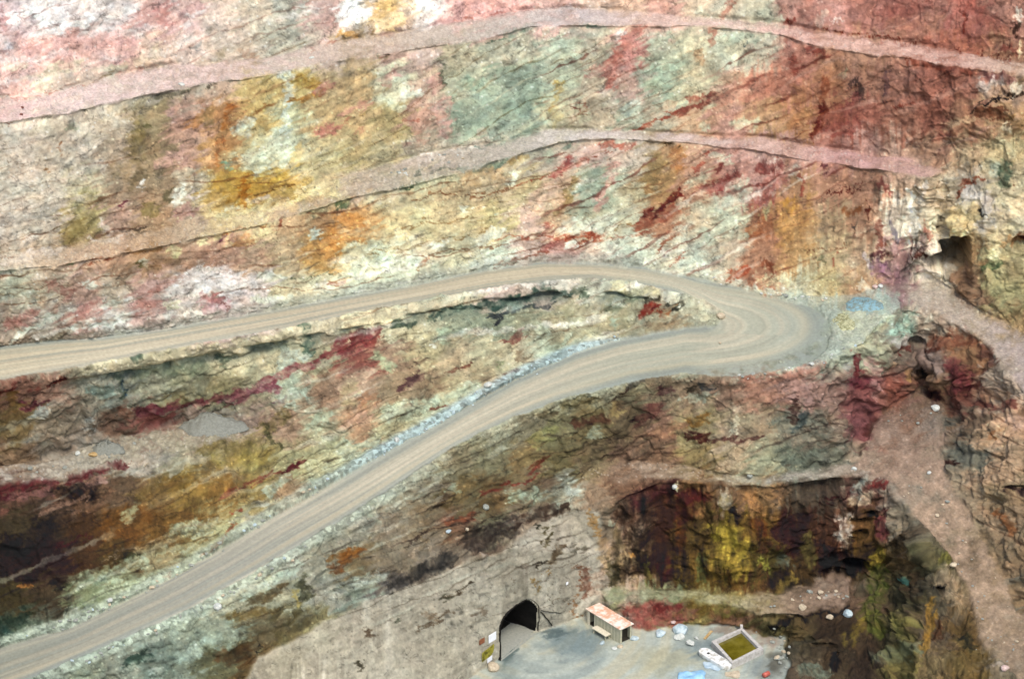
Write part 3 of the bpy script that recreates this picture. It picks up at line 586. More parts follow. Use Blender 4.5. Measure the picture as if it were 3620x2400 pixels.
    ('e', 160, '8c9786', .7, [(1720, 260), (1720, 400), (1650, 520)], .9), ('e', 50, '7c6c44', .75, [(1500, 540), (1560, 420), (1610, 300)]), ('e', 50, 'b88a80', .8, [(1760, 500), (1850, 330), (1890, 200)]), ('e', 80, '8d9a88', .6, [(1860, 480), (1960, 250)]), ('e', 120, '84704c', .75, [(2130, 330), (2170, 200)], .9), ('e', 90, '9c6a40', .7, [(2330, 120), (2330, 220)]), ('e', 26, '4c3c24', .85, [(2230, 68), (2310, 66)]),
    ('e', 90, 'a89c7c', .6, [(2000, 380), (2080, 440)]), ('e', 50, '6c2820', .9, [(2080, 570), (2160, 520), (2260, 460), (2364, 400)]), ('e', 60, '9a5844', .8, [(2060, 620), (2200, 570), (2320, 520)]), ('e', 14, '7c5c34', .8, [(1880, 650), (1990, 600)]), ('e', 16, '8c4434', .8, [(1820, 710), (2000, 690), (2120, 650)]), ('e', 110, 'c4ccb8', .7, [(1560, 640), (1850, 620)]), ('e', 140, 'c0ccb6', .7, [(1850, 760), (2150, 740)]),
    ('e', 50, 'c6c2ba', .8, [(2250, 800), (2240, 840)]), ('e', 18, '8e5440', .8, [(2200, 820), (2250, 740), (2340, 690)]), ('e', 18, 'a0584c', .8, [(2300, 880), (2350, 820)]), ('e', 14, 'a04838', .7, [(1110, 700), (1400, 700), (1560, 700)]),
    # right middle
    ('f', 50, '7c3430', .75, [(100, 370), (200, 340), (380, 300)]), ('f', 60, 'a04844', .75, [(200, 390), (280, 370)]), ('f', 50, '6c2c2c', .8, [(240, 240), (300, 190)]), ('f', 60, '7c3c38', .75, [(540, 240), (680, 210)]), ('f', 60, 'b5b59a', .8, [(50, 320), (150, 270)]), ('f', 50, 'b0b49c', .8, [(340, 200), (240, 150)]), ('f', 24, 'a04a3c', .8, [(80, 230), (190, 130)]), ('f', 110, 'b2bca4', .8, [(260, 480), (430, 360)]),
    ('f', 120, 'b0b8a0', .75, [(200, 680), (340, 620)]), ('f', 80, 'a06058', .7, [(560, 380), (680, 290)]), ('f', 60, 'aaa49c', .7, [(760, 270), (820, 240)]), ('f', 70, '9c4c44', .6, [(480, 470), (620, 440)]), ('f', 44, '502830', .8, [(980, 210)]), ('f', 30, '8e4438', .75, [(830, 280), (810, 400)]), ('f', 70, 'b3823c', .8, [(740, 460), (770, 500)]), ('f', 50, 'a9a67c', .75, [(560, 560), (600, 500)]), ('f', 90, 'a0603c', .6, [(480, 640), (600, 640)]),
    ('f', 80, 'b88a54', .65, [(700, 580), (700, 720)]), ('f', 16, '642820', .85, [(1000, 380), (1100, 390), (1240, 365)]), ('f', 60, '78403c', .7, [(1360, 340), (1440, 370)]), ('f', 70, 'ababa0', .0, [(900, 440)]), ('f', 50, '74401f', .6, [(1130, 540), (1200, 510)]), ('f', 22, '54241c', .8, [(1270, 480), (1250, 560)]), ('f', 40, '3c3c3c', .7, [(1195, 640)]), ('f', 40, '7c4438', .75, [(1380, 600), (1370, 780)]), ('f', 70, 'c8bcac', .7, [(1480, 400), (1480, 560)]),
    ('f', 44, 'd8d4c4', .8, [(1590, 380), (1600, 560), (1620, 760)]), ('f', 30, 'd0ccc0', .7, [(1680, 330), (1660, 480)]), ('f', 50, 'c9c0aa', .75, [(1540, 600), (1560, 800)]), ('f', 30, '6a6470', .7, [(1460, 600), (1480, 720)]), ('f', 50, 'a05c54', .75, [(1690, 620), (1700, 680)]), ('f', 20, '3c342c', .8, [(1785, 560), (1790, 600)]), ('f', 130, 'dcc08a', .85, [(1880, 560), (1930, 640)]), ('f', 70, 'e4cc96', .8, [(1850, 690), (1960, 680)]),
    ('f', 110, 'b4aca8', .75, [(1980, 400), (2120, 480)]), ('f', 24, '28282c', .9, [(2060, 530), (2150, 570)]), ('f', 80, 'bcb6ac', .7, [(2060, 640), (2150, 600)]), ('f', 80, '566858', .8, [(2250, 210), (2240, 320)]), ('f', 70, 'a9b09c', .8, [(2180, 230), (2160, 260)]), ('f', 24, '4c1c14', .9, [(2300, 350)]), ('f', 30, '84402c', .75, [(1880, 420), (1960, 330), (2080, 310)]), ('f', 60, 'd2bc94', .7, [(2280, 560), (2350, 440)]), ('f', 90, 'c9b890', .7, [(2280, 640), (2180, 720)]),
    ('f', 60, 'b07c50', .7, [(2240, 730), (2330, 720)]), ('f', 50, '4a2010', .85, [(2360, 700)]), ('f', 80, 'b0b088', .7, [(2080, 800), (2150, 820)]), ('f', 50, '4c6044', .75, [(2080, 900), (2180, 880)]), ('f', 60, 'd0c8a0', .7, [(2150, 860), (2200, 780)]), ('f', 12, '6c4430', .8, [(860, 800), (960, 780), (1110, 770)]), ('f', 50, '48503c', .75, [(950, 860), (960, 890)]), ('f', 20, '9c5848', .7, [(1050, 820), (1060, 930)]),
    ('f', 40, '5c3438', .8, [(1340, 830), (1400, 830)]), ('f', 50, 'c0b8c0', .7, [(1270, 850), (1300, 880)]), ('f', 60, '74506c', .6, [(1340, 900), (1400, 920)]), ('f', 40, '442018', .8, [(1600, 830), (1720, 830)]), ('f', 60, 'b87c68', .0, [(1700, 900)]),
    # below bench two, left
    ('g', 50, 'ccd8c8', .85, [(100, 780), (230, 690), (360, 620)]), ('g', 40, 'ccd4c8', .8, [(430, 730), (560, 680), (800, 660), (870, 620)]), ('g', 50, 'c8d4c4', .8, [(680, 560), (780, 520)]), ('g', 36, 'd0d8d0', .8, [(870, 500), (920, 490)]), ('g', 36, 'ccd4c4', .8, [(30, 520), (60, 480)]), ('g', 40, 'c4ccb8', .8, [(140, 500), (200, 460)]), ('g', 40, 'c6ccbc', .8, [(210, 550), (260, 500)]), ('g', 90, 'b47a74', .7, [(560, 600), (700, 560)]),
    ('g', 90, 'b07470', .7, [(60, 660), (230, 620)]), ('g', 90, 'b07870', .65, [(980, 560), (1080, 480)]), ('g', 60, 'a47068', .65, [(340, 400), (480, 470)]), ('g', 100, 'e0d8d6', .85, [(1280, 360), (1500, 320), (1650, 370)]), ('g', 60, 'dcd6da', .8, [(1560, 440), (1700, 480)]), ('g', 60, 'a05c5c', .75, [(1420, 480), (1530, 500)]), ('g', 90, 'b8888c', .7, [(1420, 560), (1560, 560)]), ('g', 20, '7c4038', .75, [(1540, 530), (1580, 580)]),
    ('g', 50, 'd4d8b4', .8, [(1160, 540), (1240, 540)]), ('g', 36, 'd8e0cc', .8, [(1040, 650)]), ('g', 50, 'ccd8c4', .8, [(560, 400), (650, 410)]), ('g', 60, 'd6dcc0', .8, [(1760, 500), (1980, 510)]), ('g', 60, 'd0d8c0', .8, [(2200, 460), (2300, 440)]), ('g', 60, 'c8d0bc', .7, [(1800, 340), (1940, 360)]), ('g', 30, '94543c', .8, [(2280, 400), (2360, 390)]), ('g', 60, 'c06a3c', .0, [(2240, 60)]),
    ('g', 20, '6a5c50', .7, [(0, 820), (250, 790), (450, 770)]), ('g', 30, '847468', .7, [(600, 740), (900, 700), (1300, 650), (1500, 610)]), ('g', 16, '4c443c', .8, [(1400, 620), (1480, 605)]), ('g', 12, '8a7c70', .6, [(1360, 480), (1600, 460), (1900, 420)]), ('g', 12, '5c6858', .7, [(2000, 370), (2360, 315)]),
    # island face: pale rubble edge, dark stained rock and painted overhang shade
    ('g', 60, 'd0c4a0', .85, [(660, 970), (830, 960)]), ('g', 70, 'ccbf9c', .85, [(940, 950), (1120, 930)]), ('g', 60, 'c8be9c', .8, [(1250, 900), (1500, 900)]), ('g', 70, 'd2c8a4', .85, [(1600, 850), (1820, 810), (2050, 740)]), ('g', 70, 'd2c8a8', .85, [(2130, 720), (2300, 690)]), ('g', 50, '4c6054', .85, [(900, 920), (960, 900)]), ('g', 60, '546658', .8, [(1520, 900), (1560, 960)]), ('g', 60, '486056', .85, [(2090, 700), (2130, 850)]),
    ('g', 60, '505c50', .8, [(800, 1020), (860, 1160)]), ('g', 24, '3c5468', .7, [(840, 1090), (880, 1170)]), ('g', 80, '788c84', .8, [(640, 1130), (740, 1150)]), ('g', 90, '6c7460', .6, [(950, 1010), (1400, 1000)]), ('g', 70, 'a9b8a8', .8, [(1940, 900), (2100, 900)]), ('g', 60, 'a4b4a4', .75, [(1930, 970), (2000, 960)]), ('g', 70, '7c6a58', .6, [(2250, 780), (2330, 800)]), ('g', 44, '642018', .9, [(340, 1110), (380, 1080), (430, 1060)]), ('g', 40, '70302c', .8, [(20, 1120), (80, 1110)]),
    ('g', 50, '6c3040', .8, [(170, 1240), (230, 1230)]), ('g', 30, '5c2c3c', .75, [(250, 1215), (310, 1225)]), ('g', 40, '84443c', .7, [(200, 1130), (260, 1140)]), ('g', 70, '8c6a34', .7, [(60, 1170), (110, 1240)]), ('g', 60, 'a0a8a4', .75, [(230, 1290), (300, 1290)]), ('g', 50, 'b0b4b0', .7, [(620, 1330), (620, 1420)]), ('g', 40, 'a4887c', .0, [(500, 1300)]), ('g', 80, '7c404c', .85, [(960, 1280), (1100, 1270)]), ('g', 50, '7c3c48', .85, [(1120, 1250), (1330, 1210), (1500, 1190), (1680, 1140), (1900, 1090)]),
    ('g', 70, '8c5460', .8, [(1560, 1200), (1780, 1130), (1900, 1110)]), ('g', 50, '8c4c54', .8, [(1780, 1090), (2000, 1010), (2170, 960)]), ('g', 50, '843c40', .85, [(2200, 930), (2320, 850), (2365, 800)]), ('g', 60, '9c8a80', .6, [(1300, 1320), (1400, 1260)]), ('g', 70, '8a5a48', .6, [(850, 1290), (900, 1280)]), ('g', 36, '70505a', .7, [(1930, 1220), (1980, 1190)]), ('g', 90, '788478', .0, [(1450, 1300)]),
    ('g', 100, '6c6440', .7, [(1850, 1380), (1960, 1330)]), ('g', 30, '4c4c34', .8, [(1830, 1370), (1870, 1470), (1920, 1540)]), ('g', 80, 'a0b098', .7, [(2180, 1380), (2260, 1310)]), ('g', 90, 'a4b4a4', .6, [(1980, 1200), (2060, 1170)]), ('g', 100, '746a40', .7, [(1440, 1540), (1700, 1540)]), ('g', 70, '887c58', .6, [(1100, 1200), (1300, 1180)]), ('g', 110, '6f5e3c', .6, [(40, 1340), (100, 1260)]),
    # island right part, overhang shade painted along its edge too
    ('h', 90, '843c40', .9, [(0, 870), (120, 780), (250, 720)]), ('h', 30, '70302c', .85, [(20, 820), (140, 740), (240, 700)]), ('h', 40, '8c4c44', .8, [(180, 800), (280, 740)]), ('h', 80, 'd2c49c', .85, [(30, 690), (200, 640), (330, 640)]), ('h', 60, 'd0c4a4', .85, [(440, 590), (640, 560), (760, 570)]), ('h', 50, 'c8bc9c', .8, [(850, 520), (960, 490)]), ('h', 50, '445448', .85, [(360, 660), (480, 690)]),
    ('h', 46, '3c5048', .9, [(600, 650), (700, 600), (900, 560), (1060, 540)]), ('h', 60, '3c564c', .9, [(1080, 540), (1260, 490), (1340, 470)]), ('h', 50, '40544c', .85, [(1380, 420), (1440, 470), (1560, 490)]), ('h', 60, '4c5a4c', .8, [(1600, 450), (1680, 480)]), ('h', 36, '3c4448', .85, [(1030, 600), (1160, 600), (1300, 560), (1420, 540)]), ('h', 30, '30343c', .85, [(1050, 670), (1110, 610)]), ('h', 60, 'a09488', .8, [(1320, 510), (1400, 510)]), ('h', 60, '90a090', .8, [(1180, 560), (1220, 560)]),
    ('h', 70, '888c78', .7, [(700, 650), (850, 620)]), ('h', 80, 'a8a080', .7, [(440, 760), (620, 760)]), ('h', 150, 'a8987c', .6, [(760, 830), (760, 950)]), ('h', 70, '98ac88', .7, [(260, 900), (320, 980)]), ('h', 60, '9cac90', .7, [(690, 720), (700, 790)]), ('h', 30, 'd8e0d8', .8, [(630, 850)]), ('h', 24, 'b4d0c0', .8, [(1055, 730)]), ('h', 50, '7c5048', .8, [(1150, 800), (1230, 760)]), ('h', 70, '6c5c4c', .7, [(1230, 880), (1280, 930)]), ('h', 130, 'acb8a0', .75, [(1390, 760), (1390, 860)]),
    ('h', 60, '74805c', .6, [(1080, 960)]), ('h', 50, '5c4044', .85, [(400, 1130), (470, 1080), (540, 1040)]), ('h', 20, '5c4c40', .7, [(450, 980), (580, 930)]), ('h', 16, '6c4438', .8, [(700, 1020), (880, 970)]), ('h', 26, '6c3c24', .85, [(1100, 1030), (1180, 990)]), ('h', 26, '78382c', .85, [(650, 1255), (730, 1240)]), ('h', 70, 'a8785c', .6, [(110, 1220), (220, 1180)]), ('h', 90, 'a4b49c', .7, [(300, 1300), (600, 1230), (900, 1120)]), ('h', 90, 'a4a078', .5, [(40, 1200), (60, 1100)]), ('h', 60, 'b08c7c', .5, [(20, 1380), (150, 1290)]),
    ('h', 60, '8c2c24', .9, [(2060, 610), (2160, 570)]), ('h', 24, '943c24', .85, [(2210, 590), (2200, 640)]), ('h', 24, '98603c', .8, [(2270, 560), (2260, 620)]), ('h', 50, '403c30', .85, [(2100, 530), (2190, 500)]), ('h', 30, '34342c', .85, [(2240, 540), (2350, 570)]), ('h', 60, 'b0b098', .7, [(2000, 640), (2260, 660)]), ('h', 60, '6c7460', .7, [(1840, 610), (1900, 560)]), ('h', 50, '90a898', .7, [(1880, 660)]), ('h', 60, '5c6450', .7, [(1960, 480), (1990, 520)]), ('h', 70, 'b0aa84', .7, [(1880, 420), (2200, 450)]), ('h', 60, '8c8a70', .6, [(1540, 600), (1700, 560)]), ('h', 100, 'a8a48c', .6, [(1620, 660), (1760, 560)]),
    # under lower road
    ('h', 60, '5c5440', .7, [(1360, 1310), (1450, 1280)]), ('h', 80, '6c6040', .6, [(1550, 1230), (1700, 1190)]), ('h', 60, '504c48', .7, [(1960, 1110), (2060, 1070)]), ('h', 50, '58383c', .75, [(2180, 1140), (2280, 1150)]), ('h', 16, '4c3c34', .8, [(1840, 1310), (1880, 1200), (1960, 1120)]), ('h', 40, '242428', .8, [(2030, 1345)]), ('h', 70, '64403c', .7, [(2060, 1350), (2160, 1270)]), ('h', 90, '8c8c5c', .6, [(1340, 1490), (1440, 1420)]), ('h', 70, 'a09064', .6, [(1880, 1250), (1900, 1300)]), ('h', 80, '9ca898', .6, [(1760, 1440)]), ('h', 50, '5c3c34', .7, [(1600, 1380), (1800, 1330)]), ('h', 80, '9a765c', .6, [(2160, 1440), (2340, 1380)]),
    # right rock below the nose
    ('i', 60, 'a9786a', .75, [(440, 1070), (700, 1060), (960, 960)]), ('i', 50, '7c2c34', .85, [(1200, 900), (1210, 1000)]), ('i', 90, '84404c', .8, [(1160, 1060), (1280, 1090)]), ('i', 70, 'b8938c', .8, [(1290, 920), (1350, 1020)]), ('i', 60, 'b48c88', .75, [(1350, 1100), (1340, 1180)]), ('i', 130, '8c5448', .75, [(1460, 1100), (1500, 1200)]), ('i', 70, 'a8886c', .75, [(1440, 950)]), ('i', 50, '9c9c98', .7, [(1120, 960)]), ('i', 60, 'a8a4a0', .8, [(1460, 810), (1530, 790)]),
    ('i', 70, '7c7468', .7, [(1350, 770), (1560, 560)]), ('i', 90, '9c9080', .7, [(1690, 700), (1700, 640)]), ('i', 40, 'd0c8b0', .8, [(1690, 680), (1700, 640)]), ('i', 40, '702824', .85, [(1480, 850), (1560, 840)]), ('i', 44, '401810', .85, [(1720, 850), (1780, 850)]), ('i', 130, '84503c', .75, [(1760, 800), (1960, 770)]), ('i', 70, '9c7c60', .7, [(1950, 860), (2030, 900)]), ('i', 90, '64443c', .7, [(2080, 860), (2140, 940)]), ('i', 110, '7c3c44', .75, [(1880, 960), (1940, 1080)]), ('i', 60, 'b09060', .8, [(1560, 1020)]),
    ('i', 40, '242420', .85, [(1680, 1000), (1680, 1040)]), ('i', 90, '3c2024', .8, [(1720, 1140), (1760, 1200)]), ('i', 90, 'b89478', .7, [(2060, 1150), (2200, 1180)]), ('i', 100, 'c0a080', .7, [(2040, 1500), (2150, 1400)]), ('i', 60, '98603c', .7, [(2120, 1430)]), ('i', 100, 'b49484', .7, [(2280, 1360)]), ('i', 50, '643430', .7, [(2080, 1220), (2330, 1240)]), ('i', 160, '646c64', .6, [(700, 1350), (950, 1380)]), ('i', 50, '442c28', .75, [(775, 1200), (775, 1330)]), ('i', 60, '38484c', .6, [(800, 1400), (850, 1300)]),
    ('i', 60, 'a8743c', .0, [(90, 1340)]), ('i', 70, '84602c', .75, [(60, 1350), (130, 1340)]), ('i', 90, 'a89c80', .7, [(260, 1330), (500, 1330)]), ('i', 30, 'd0ccb0', .85, [(370, 1310), (360, 1430)]), ('i', 50, '4c2420', .85, [(30, 1440), (160, 1450)]), ('i', 30, '5c3c38', .8, [(200, 1470), (560, 1470)]), ('i', 40, '282820', .8, [(50, 1140), (100, 1140)]), ('i', 30, '384044', .75, [(130, 1110), (240, 1120)]), ('i', 50, '9ca898', .7, [(20, 1200), (200, 1170)]), ('i', 60, '44201c', .6, [(1330, 1330), (1310, 1420)]),
    ('i', 90, '986c5c', .7, [(1380, 1500), (1420, 1420)]), ('i', 130, '4c5a58', .5, [(1760, 1400), (1800, 1350)]),
    # nose: blue and yellow spill
    ('i', 80, '84a8ac', .7, [(1200, 540), (1300, 530)]), ('i', 50, '6c9ca4', .7, [(1240, 550), (1300, 560)]), ('i', 60, '84aca8', .7, [(1330, 490), (1420, 500)]), ('i', 70, '8ca898', .7, [(1380, 580), (1470, 500)]), ('i', 90, 'a0a070', .85, [(1100, 620), (1160, 650)]), ('i', 40, 'd8cc84', .9, [(1110, 585)]), ('i', 90, 'acae8c', .7, [(1090, 720), (1250, 680)]), ('i', 60, 'b8c4b0', .8, [(480, 440), (700, 460), (830, 500)]), ('i', 90, 'b4b894', .7, [(560, 370), (700, 380)]), ('i', 70, 'ac5038', .85, [(350, 340), (430, 310)]), ('i', 50, '84442c', .7, [(560, 250), (640, 280)]), ('i', 70, 'b8c4b0', .75, [(30, 230), (120, 240)]), ('i', 60, 'a09a88', .7, [(180, 240), (320, 260)]), ('i', 44, 'c2bca8', .8, [(1240, 400), (1320, 420)]),
    # lower left dark face
    ('j', 60, '743038', .85, [(0, 260), (180, 230), (350, 210)]), ('j', 50, '6c2c30', .85, [(470, 190), (640, 140), (860, 70)]), ('j', 40, '5c2030', .85, [(0, 340), (60, 320)]), ('j', 60, 'a08078', .75, [(560, 230), (700, 190)]), ('j', 60, '8c6464', .6, [(100, 320), (330, 260)]), ('j', 120, '2c2420', .8, [(430, 270), (660, 270)], .9), ('j', 20, '8c7464', .75, [(260, 430), (400, 370), (560, 300), (620, 320)]), ('j', 20, '7c6454', .7, [(460, 390), (680, 400)]), ('j', 150, '34302a', .85, [(230, 600), (340, 500)], .9), ('j', 130, '2c261c', .7, [(60, 620), (140, 680)], .9),
    ('j', 30, '541c18', .85, [(380, 640), (480, 620), (600, 580)]), ('j', 110, '6c4c28', .55, [(700, 560), (820, 480), (1000, 420)], .8), ('j', 100, '6c5a30', .55, [(1000, 300), (1250, 200), (1480, 100)], .8), ('j', 90, '8a7c44', .6, [(1500, 60), (1800, 40)]), ('j', 30, '5c2028', .85, [(1920, 150), (2000, 110), (2080, 70)]), ('j', 20, '7c4038', .75, [(1540, 290), (1720, 220), (1900, 140)]), ('j', 30, 'a8743c', .85, [(130, 930), (230, 920)]), ('j', 90, '34281c', .7, [(100, 840), (200, 880)]), ('j', 60, '2c2a24', .7, [(380, 880), (420, 930)]),
    ('j', 90, 'a0b098', .7, [(560, 900), (800, 820), (1000, 760)]), ('j', 90, 'a8b49c', .7, [(1200, 560), (1400, 520)]), ('j', 70, 'a4b4a0', .7, [(1840, 320), (1960, 200)]), ('j', 16, '8c4c30', .85, [(1120, 860), (1190, 830)]), ('j', 26, '94482c', .85, [(1380, 740), (1430, 710)]), ('j', 22, '944c34', .85, [(1460, 670), (1530, 600), (1600, 520)]), ('j', 14, '944c38', .8, [(1580, 430), (1650, 400)]), ('j', 10, '9c8c78', .6, [(700, 740), (1100, 600), (1500, 450)]), ('j', 36, '3c3c24', .7, [(860, 720), (940, 720)]),
    ('j', 60, '5c4830', .6, [(860, 490), (950, 460)]), ('j', 50, 'a0a484', .7, [(870, 450), (940, 370)]), ('j', 90, '24342c', .7, [(20, 1180), (160, 1130)], .9), ('j', 60, '2c4440', .7, [(0, 1240), (60, 1230)]), ('j', 60, 'a4b0a0', .7, [(60, 1290), (300, 1200), (480, 1130)]),
    ('j', 60, 'b0c0ac', .85, [(900, 1280), (1100, 1190), (1300, 1120), (1500, 1050)]), ('j', 60, 'a8b8a4', .85, [(1700, 980), (1900, 860), (2060, 780)]), ('j', 60, '98a898', .7, [(500, 1460), (700, 1360), (900, 1290)]), ('j', 60, '2c4038', .75, [(900, 1440), (1020, 1390)]), ('j', 60, '58482c', .7, [(1750, 1020), (1950, 930)]), ('j', 70, '6c5c34', .7, [(1620, 1110), (1900, 1090)]), ('j', 40, 'a4904c', .6, [(2040, 960), (2060, 1060)]), ('j', 70, '3c3c28', .7, [(2100, 900), (2120, 1000)]), ('j', 90, '94a498', .6, [(1250, 1420), (1500, 1290)]),
    ('j', 110, '604830', .7, [(1560, 1400), (1700, 1400)]), ('j', 60, '6c4c20', .75, [(2280, 720), (2350, 690)]), ('j', 50, '6c4424', .7, [(2280, 800), (2360, 790)]), ('j', 60, 'a8b4a8', .7, [(1060, 1500), (1110, 1540)]), ('j', 20, '1c241c', .8, [(1790, 1330), (1820, 1380)]),
    # ledge and the faces below
    ('k', 160, '463e38', .95, [(880, 620), (1060, 550), (1160, 520)], .6), ('k', 95, '403e3a', .95, [(360, 930), (480, 860), (620, 790), (740, 740)], .8), ('k', 60, '4c3e34', .9, [(1180, 540), (1350, 420), (1540, 380)], .8), ('k', 50, '884c34', .8, [(720, 480), (820, 470), (900, 440)]), ('k', 14, '44342c', .8, [(440, 640), (640, 520), (830, 500), (960, 420)]), ('k', 110, '746240', .6, [(720, 330), (860, 210)]), ('k', 80, '90a090', .75, [(770, 240)]), ('k', 90, '96a896', .75, [(1180, 300), (1300, 300)]),
    ('k', 20, '7c3c34', .85, [(960, 280), (1120, 230), (1300, 160), (1390, 70)]), ('k', 90, 'a0a8a0', .7, [(1540, 200), (1580, 270)]), ('k', 80, '6c5c4c', .7, [(1360, 200), (1440, 220)]), ('k', 80, '84501c', .75, [(30, 740), (100, 690)]), ('k', 60, '8c4c28', .0, [(30, 800)]), ('k', 80, '98a49c', .7, [(100, 880), (240, 860)]), ('k', 40, '603020', .7, [(1300, 100), (1390, 60)]), ('k', 60, '48382c', .6, [(700, 300), (640, 360)]),
    ('k', 50, 'aea396', .6, [(980, 720), (980, 900)]), ('k', 40, 'b0a698', .6, [(1540, 440), (1540, 700)]), ('k', 40, 'b0a598', .5, [(1300, 560), (1240, 800)]), ('k', 30, '4c4428', .8, [(1410, 520), (1420, 650)]), ('k', 60, '5c4c38', .8, [(1430, 740), (1510, 660)]), ('k', 14, '8a6428', .8, [(1420, 760), (1420, 860)]), ('k', 24, '8c6c34', .75, [(1340, 860), (1350, 960)]), ('k', 24, '8c5428', .8, [(1590, 990), (1610, 1120)]), ('k', 20, '7c4c30', .75, [(1640, 780), (1650, 960)]), ('k', 60, '704434', .7, [(1690, 820), (1690, 980)]),
    ('k', 18, '4c4030', .8, [(730, 1005), (800, 980), (910, 890)]), ('k', 40, '3c3c2c', .7, [(730, 1005)]), ('k', 18, '584838', .75, [(520, 1230), (640, 1160), (760, 1100)]), ('k', 60, '705c48', .6, [(620, 1120)]), ('k', 40, '504030', .75, [(180, 1240), (220, 1250)]), ('k', 40, '384034', .7, [(390, 1150)]), ('k', 30, '302c20', .75, [(120, 1460), (130, 1500)]), ('k', 40, '66584a', .7, [(940, 1110), (980, 1090)]), ('k', 16, '3c3428', .8, [(1310, 780), (1380, 740)]), ('k', 40, '484438', .7, [(1600, 660), (1700, 650)]),
    ('k', 24, '2c2c1c', .75, [(1340, 520), (1370, 490)]), ('k', 8, '6c6050', .6, [(1170, 870), (1175, 1000)]), ('k', 8, '5c5448', .6, [(1430, 860), (1440, 1080)]), ('k', 10, '6a5c4c', .6, [(1450, 1020), (1640, 1030)]), ('k', 60, 'a08868', .7, [(1790, 600), (1820, 820)]), ('k', 40, 'a87840', .75, [(1720, 420), (1760, 560)]), ('k', 80, '9c8878', .7, [(1790, 840), (1750, 960)]),
    ('k', 200, '4a362c', .8, [(1980, 440), (2200, 420)], .7), ('k', 130, '503034', .75, [(2050, 320), (2250, 270)], .8), ('k', 170, '3a2e26', .8, [(2030, 640), (2100, 720), (2000, 800)], .8), ('k', 100, '48442a', .7, [(1880, 780), (1900, 880)]), ('k', 50, '6a6436', .8, [(2110, 760), (2100, 900)]), ('k', 120, '44281f', .8, [(2230, 820), (2250, 900)]), ('k', 70, '64401c', .7, [(2340, 400), (2340, 640)]), ('k', 50, 'b07c40', .8, [(2000, 700)]), ('k', 40, 'a4ac98', .8, [(1840, 490)]), ('k', 40, 'c8c4a0', .9, [(2300, 240)]), ('k', 60, '74684c', .7, [(1880, 540), (1900, 640)]),
    ('k', 110, '828464', .8, [(1900, 960), (1880, 1040)]), ('k', 130, '8c9474', .8, [(2100, 980), (2300, 970)]), ('k', 190, 'a05c54', .95, [(2050, 1120), (2260, 1110)], .6), ('k', 80, '78302f', .85, [(2200, 1070), (2300, 1060)]),
    # dark face right, yellow stains, shade under the overhang painted near black
    ('l', 130, '4c2c24', .7, [(60, 330), (30, 450)]), ('l', 80, '5c2c2c', .75, [(40, 290), (160, 320)]), ('l', 90, 'a8a090', .75, [(300, 290), (320, 360)]), ('l', 90, 'a87c50', .75, [(500, 330), (520, 390)]), ('l', 80, '282018', .8, [(360, 420), (400, 440)]), ('l', 150, 'ac983c', .85, [(260, 560), (400, 640)], .8), ('l', 130, 'a08a3a', .8, [(300, 720), (420, 780)], .8), ('l', 70, '5c6440', .75, [(140, 720), (150, 880)]), ('l', 90, '5c3c20', .7, [(560, 560), (560, 680)]), ('l', 60, '8c8c40', .8, [(560, 760), (620, 800)]),
    ('l', 160, '40281c', .75, [(700, 520), (760, 660)], .8), ('l', 90, '5c6c68', .6, [(720, 760)]), ('l', 90, '3c3420', .8, [(740, 850), (680, 880)]), ('l', 50, '907c40', .75, [(780, 860), (680, 940)]), ('l', 80, '7c7844', .6, [(860, 600), (900, 760)]), ('l', 90, '20180e', .8, [(1000, 760), (1200, 790)], .8), ('l', 90, '6a3c20', .6, [(520, 480), (560, 520)]), ('l', 16, '44181c', .8, [(950, 350), (1080, 290), (1210, 270)]), ('l', 60, '783030', .85, [(1330, 220), (1400, 220)]), ('l', 100, '80424a', .8, [(1390, 480), (1400, 560)]), ('l', 50, '68181c', .8, [(1420, 400)]),
    ('l', 110, 'a8a49c', .75, [(1130, 470), (1140, 580)]), ('l', 80, 'b0a48c', .7, [(1300, 300), (1200, 330)]), ('l', 60, '98a49c', .7, [(1210, 290), (1260, 160)]), ('l', 24, '14120e', .9, [(1190, 470), (1290, 470)]), ('l', 24, '14120e', .9, [(1310, 430), (1390, 435)]), ('l', 24, '18140e', .9, [(1210, 560), (1260, 545)]), ('l', 90, '8c7c34', .8, [(1370, 700), (1330, 760)]), ('l', 110, '54602c', .75, [(1350, 830), (1340, 1000)]), ('l', 130, '6c7434', .75, [(1300, 1080), (1350, 1200)]), ('l', 90, '4a4c40', .6, [(1240, 870), (1240, 930)]), ('l', 170, '4c483e', .6, [(1530, 920), (1530, 1060)], .8), ('l', 40, '5c8c84', .85, [(1545, 870), (1560, 890)]),
    ('l', 80, '5c4838', .6, [(1640, 880), (1600, 980)]), ('l', 80, '4c463c', .6, [(1420, 1180), (1470, 1300)]), ('l', 150, 'a8947c', .75, [(1800, 860), (1880, 980)], .8), ('l', 50, '1c1c20', .85, [(1770, 940), (1800, 950)]), ('l', 60, 'a07c34', .8, [(1720, 1040), (1700, 1200), (1690, 1350)]), ('l', 60, '64402c', .75, [(1780, 1180), (1760, 1280)]), ('l', 70, '84803c', .7, [(1780, 750), (1850, 740)]), ('l', 100, '605838', .6, [(1600, 1250), (1580, 1350)]), ('l', 90, '7c8470', .6, [(1340, 1420), (1620, 1360)]), ('l', 80, '8c7c34', .7, [(1180, 1250), (1240, 1180)]), ('l', 60, '2c3028', .7, [(1950, 1280), (2010, 1330)]),
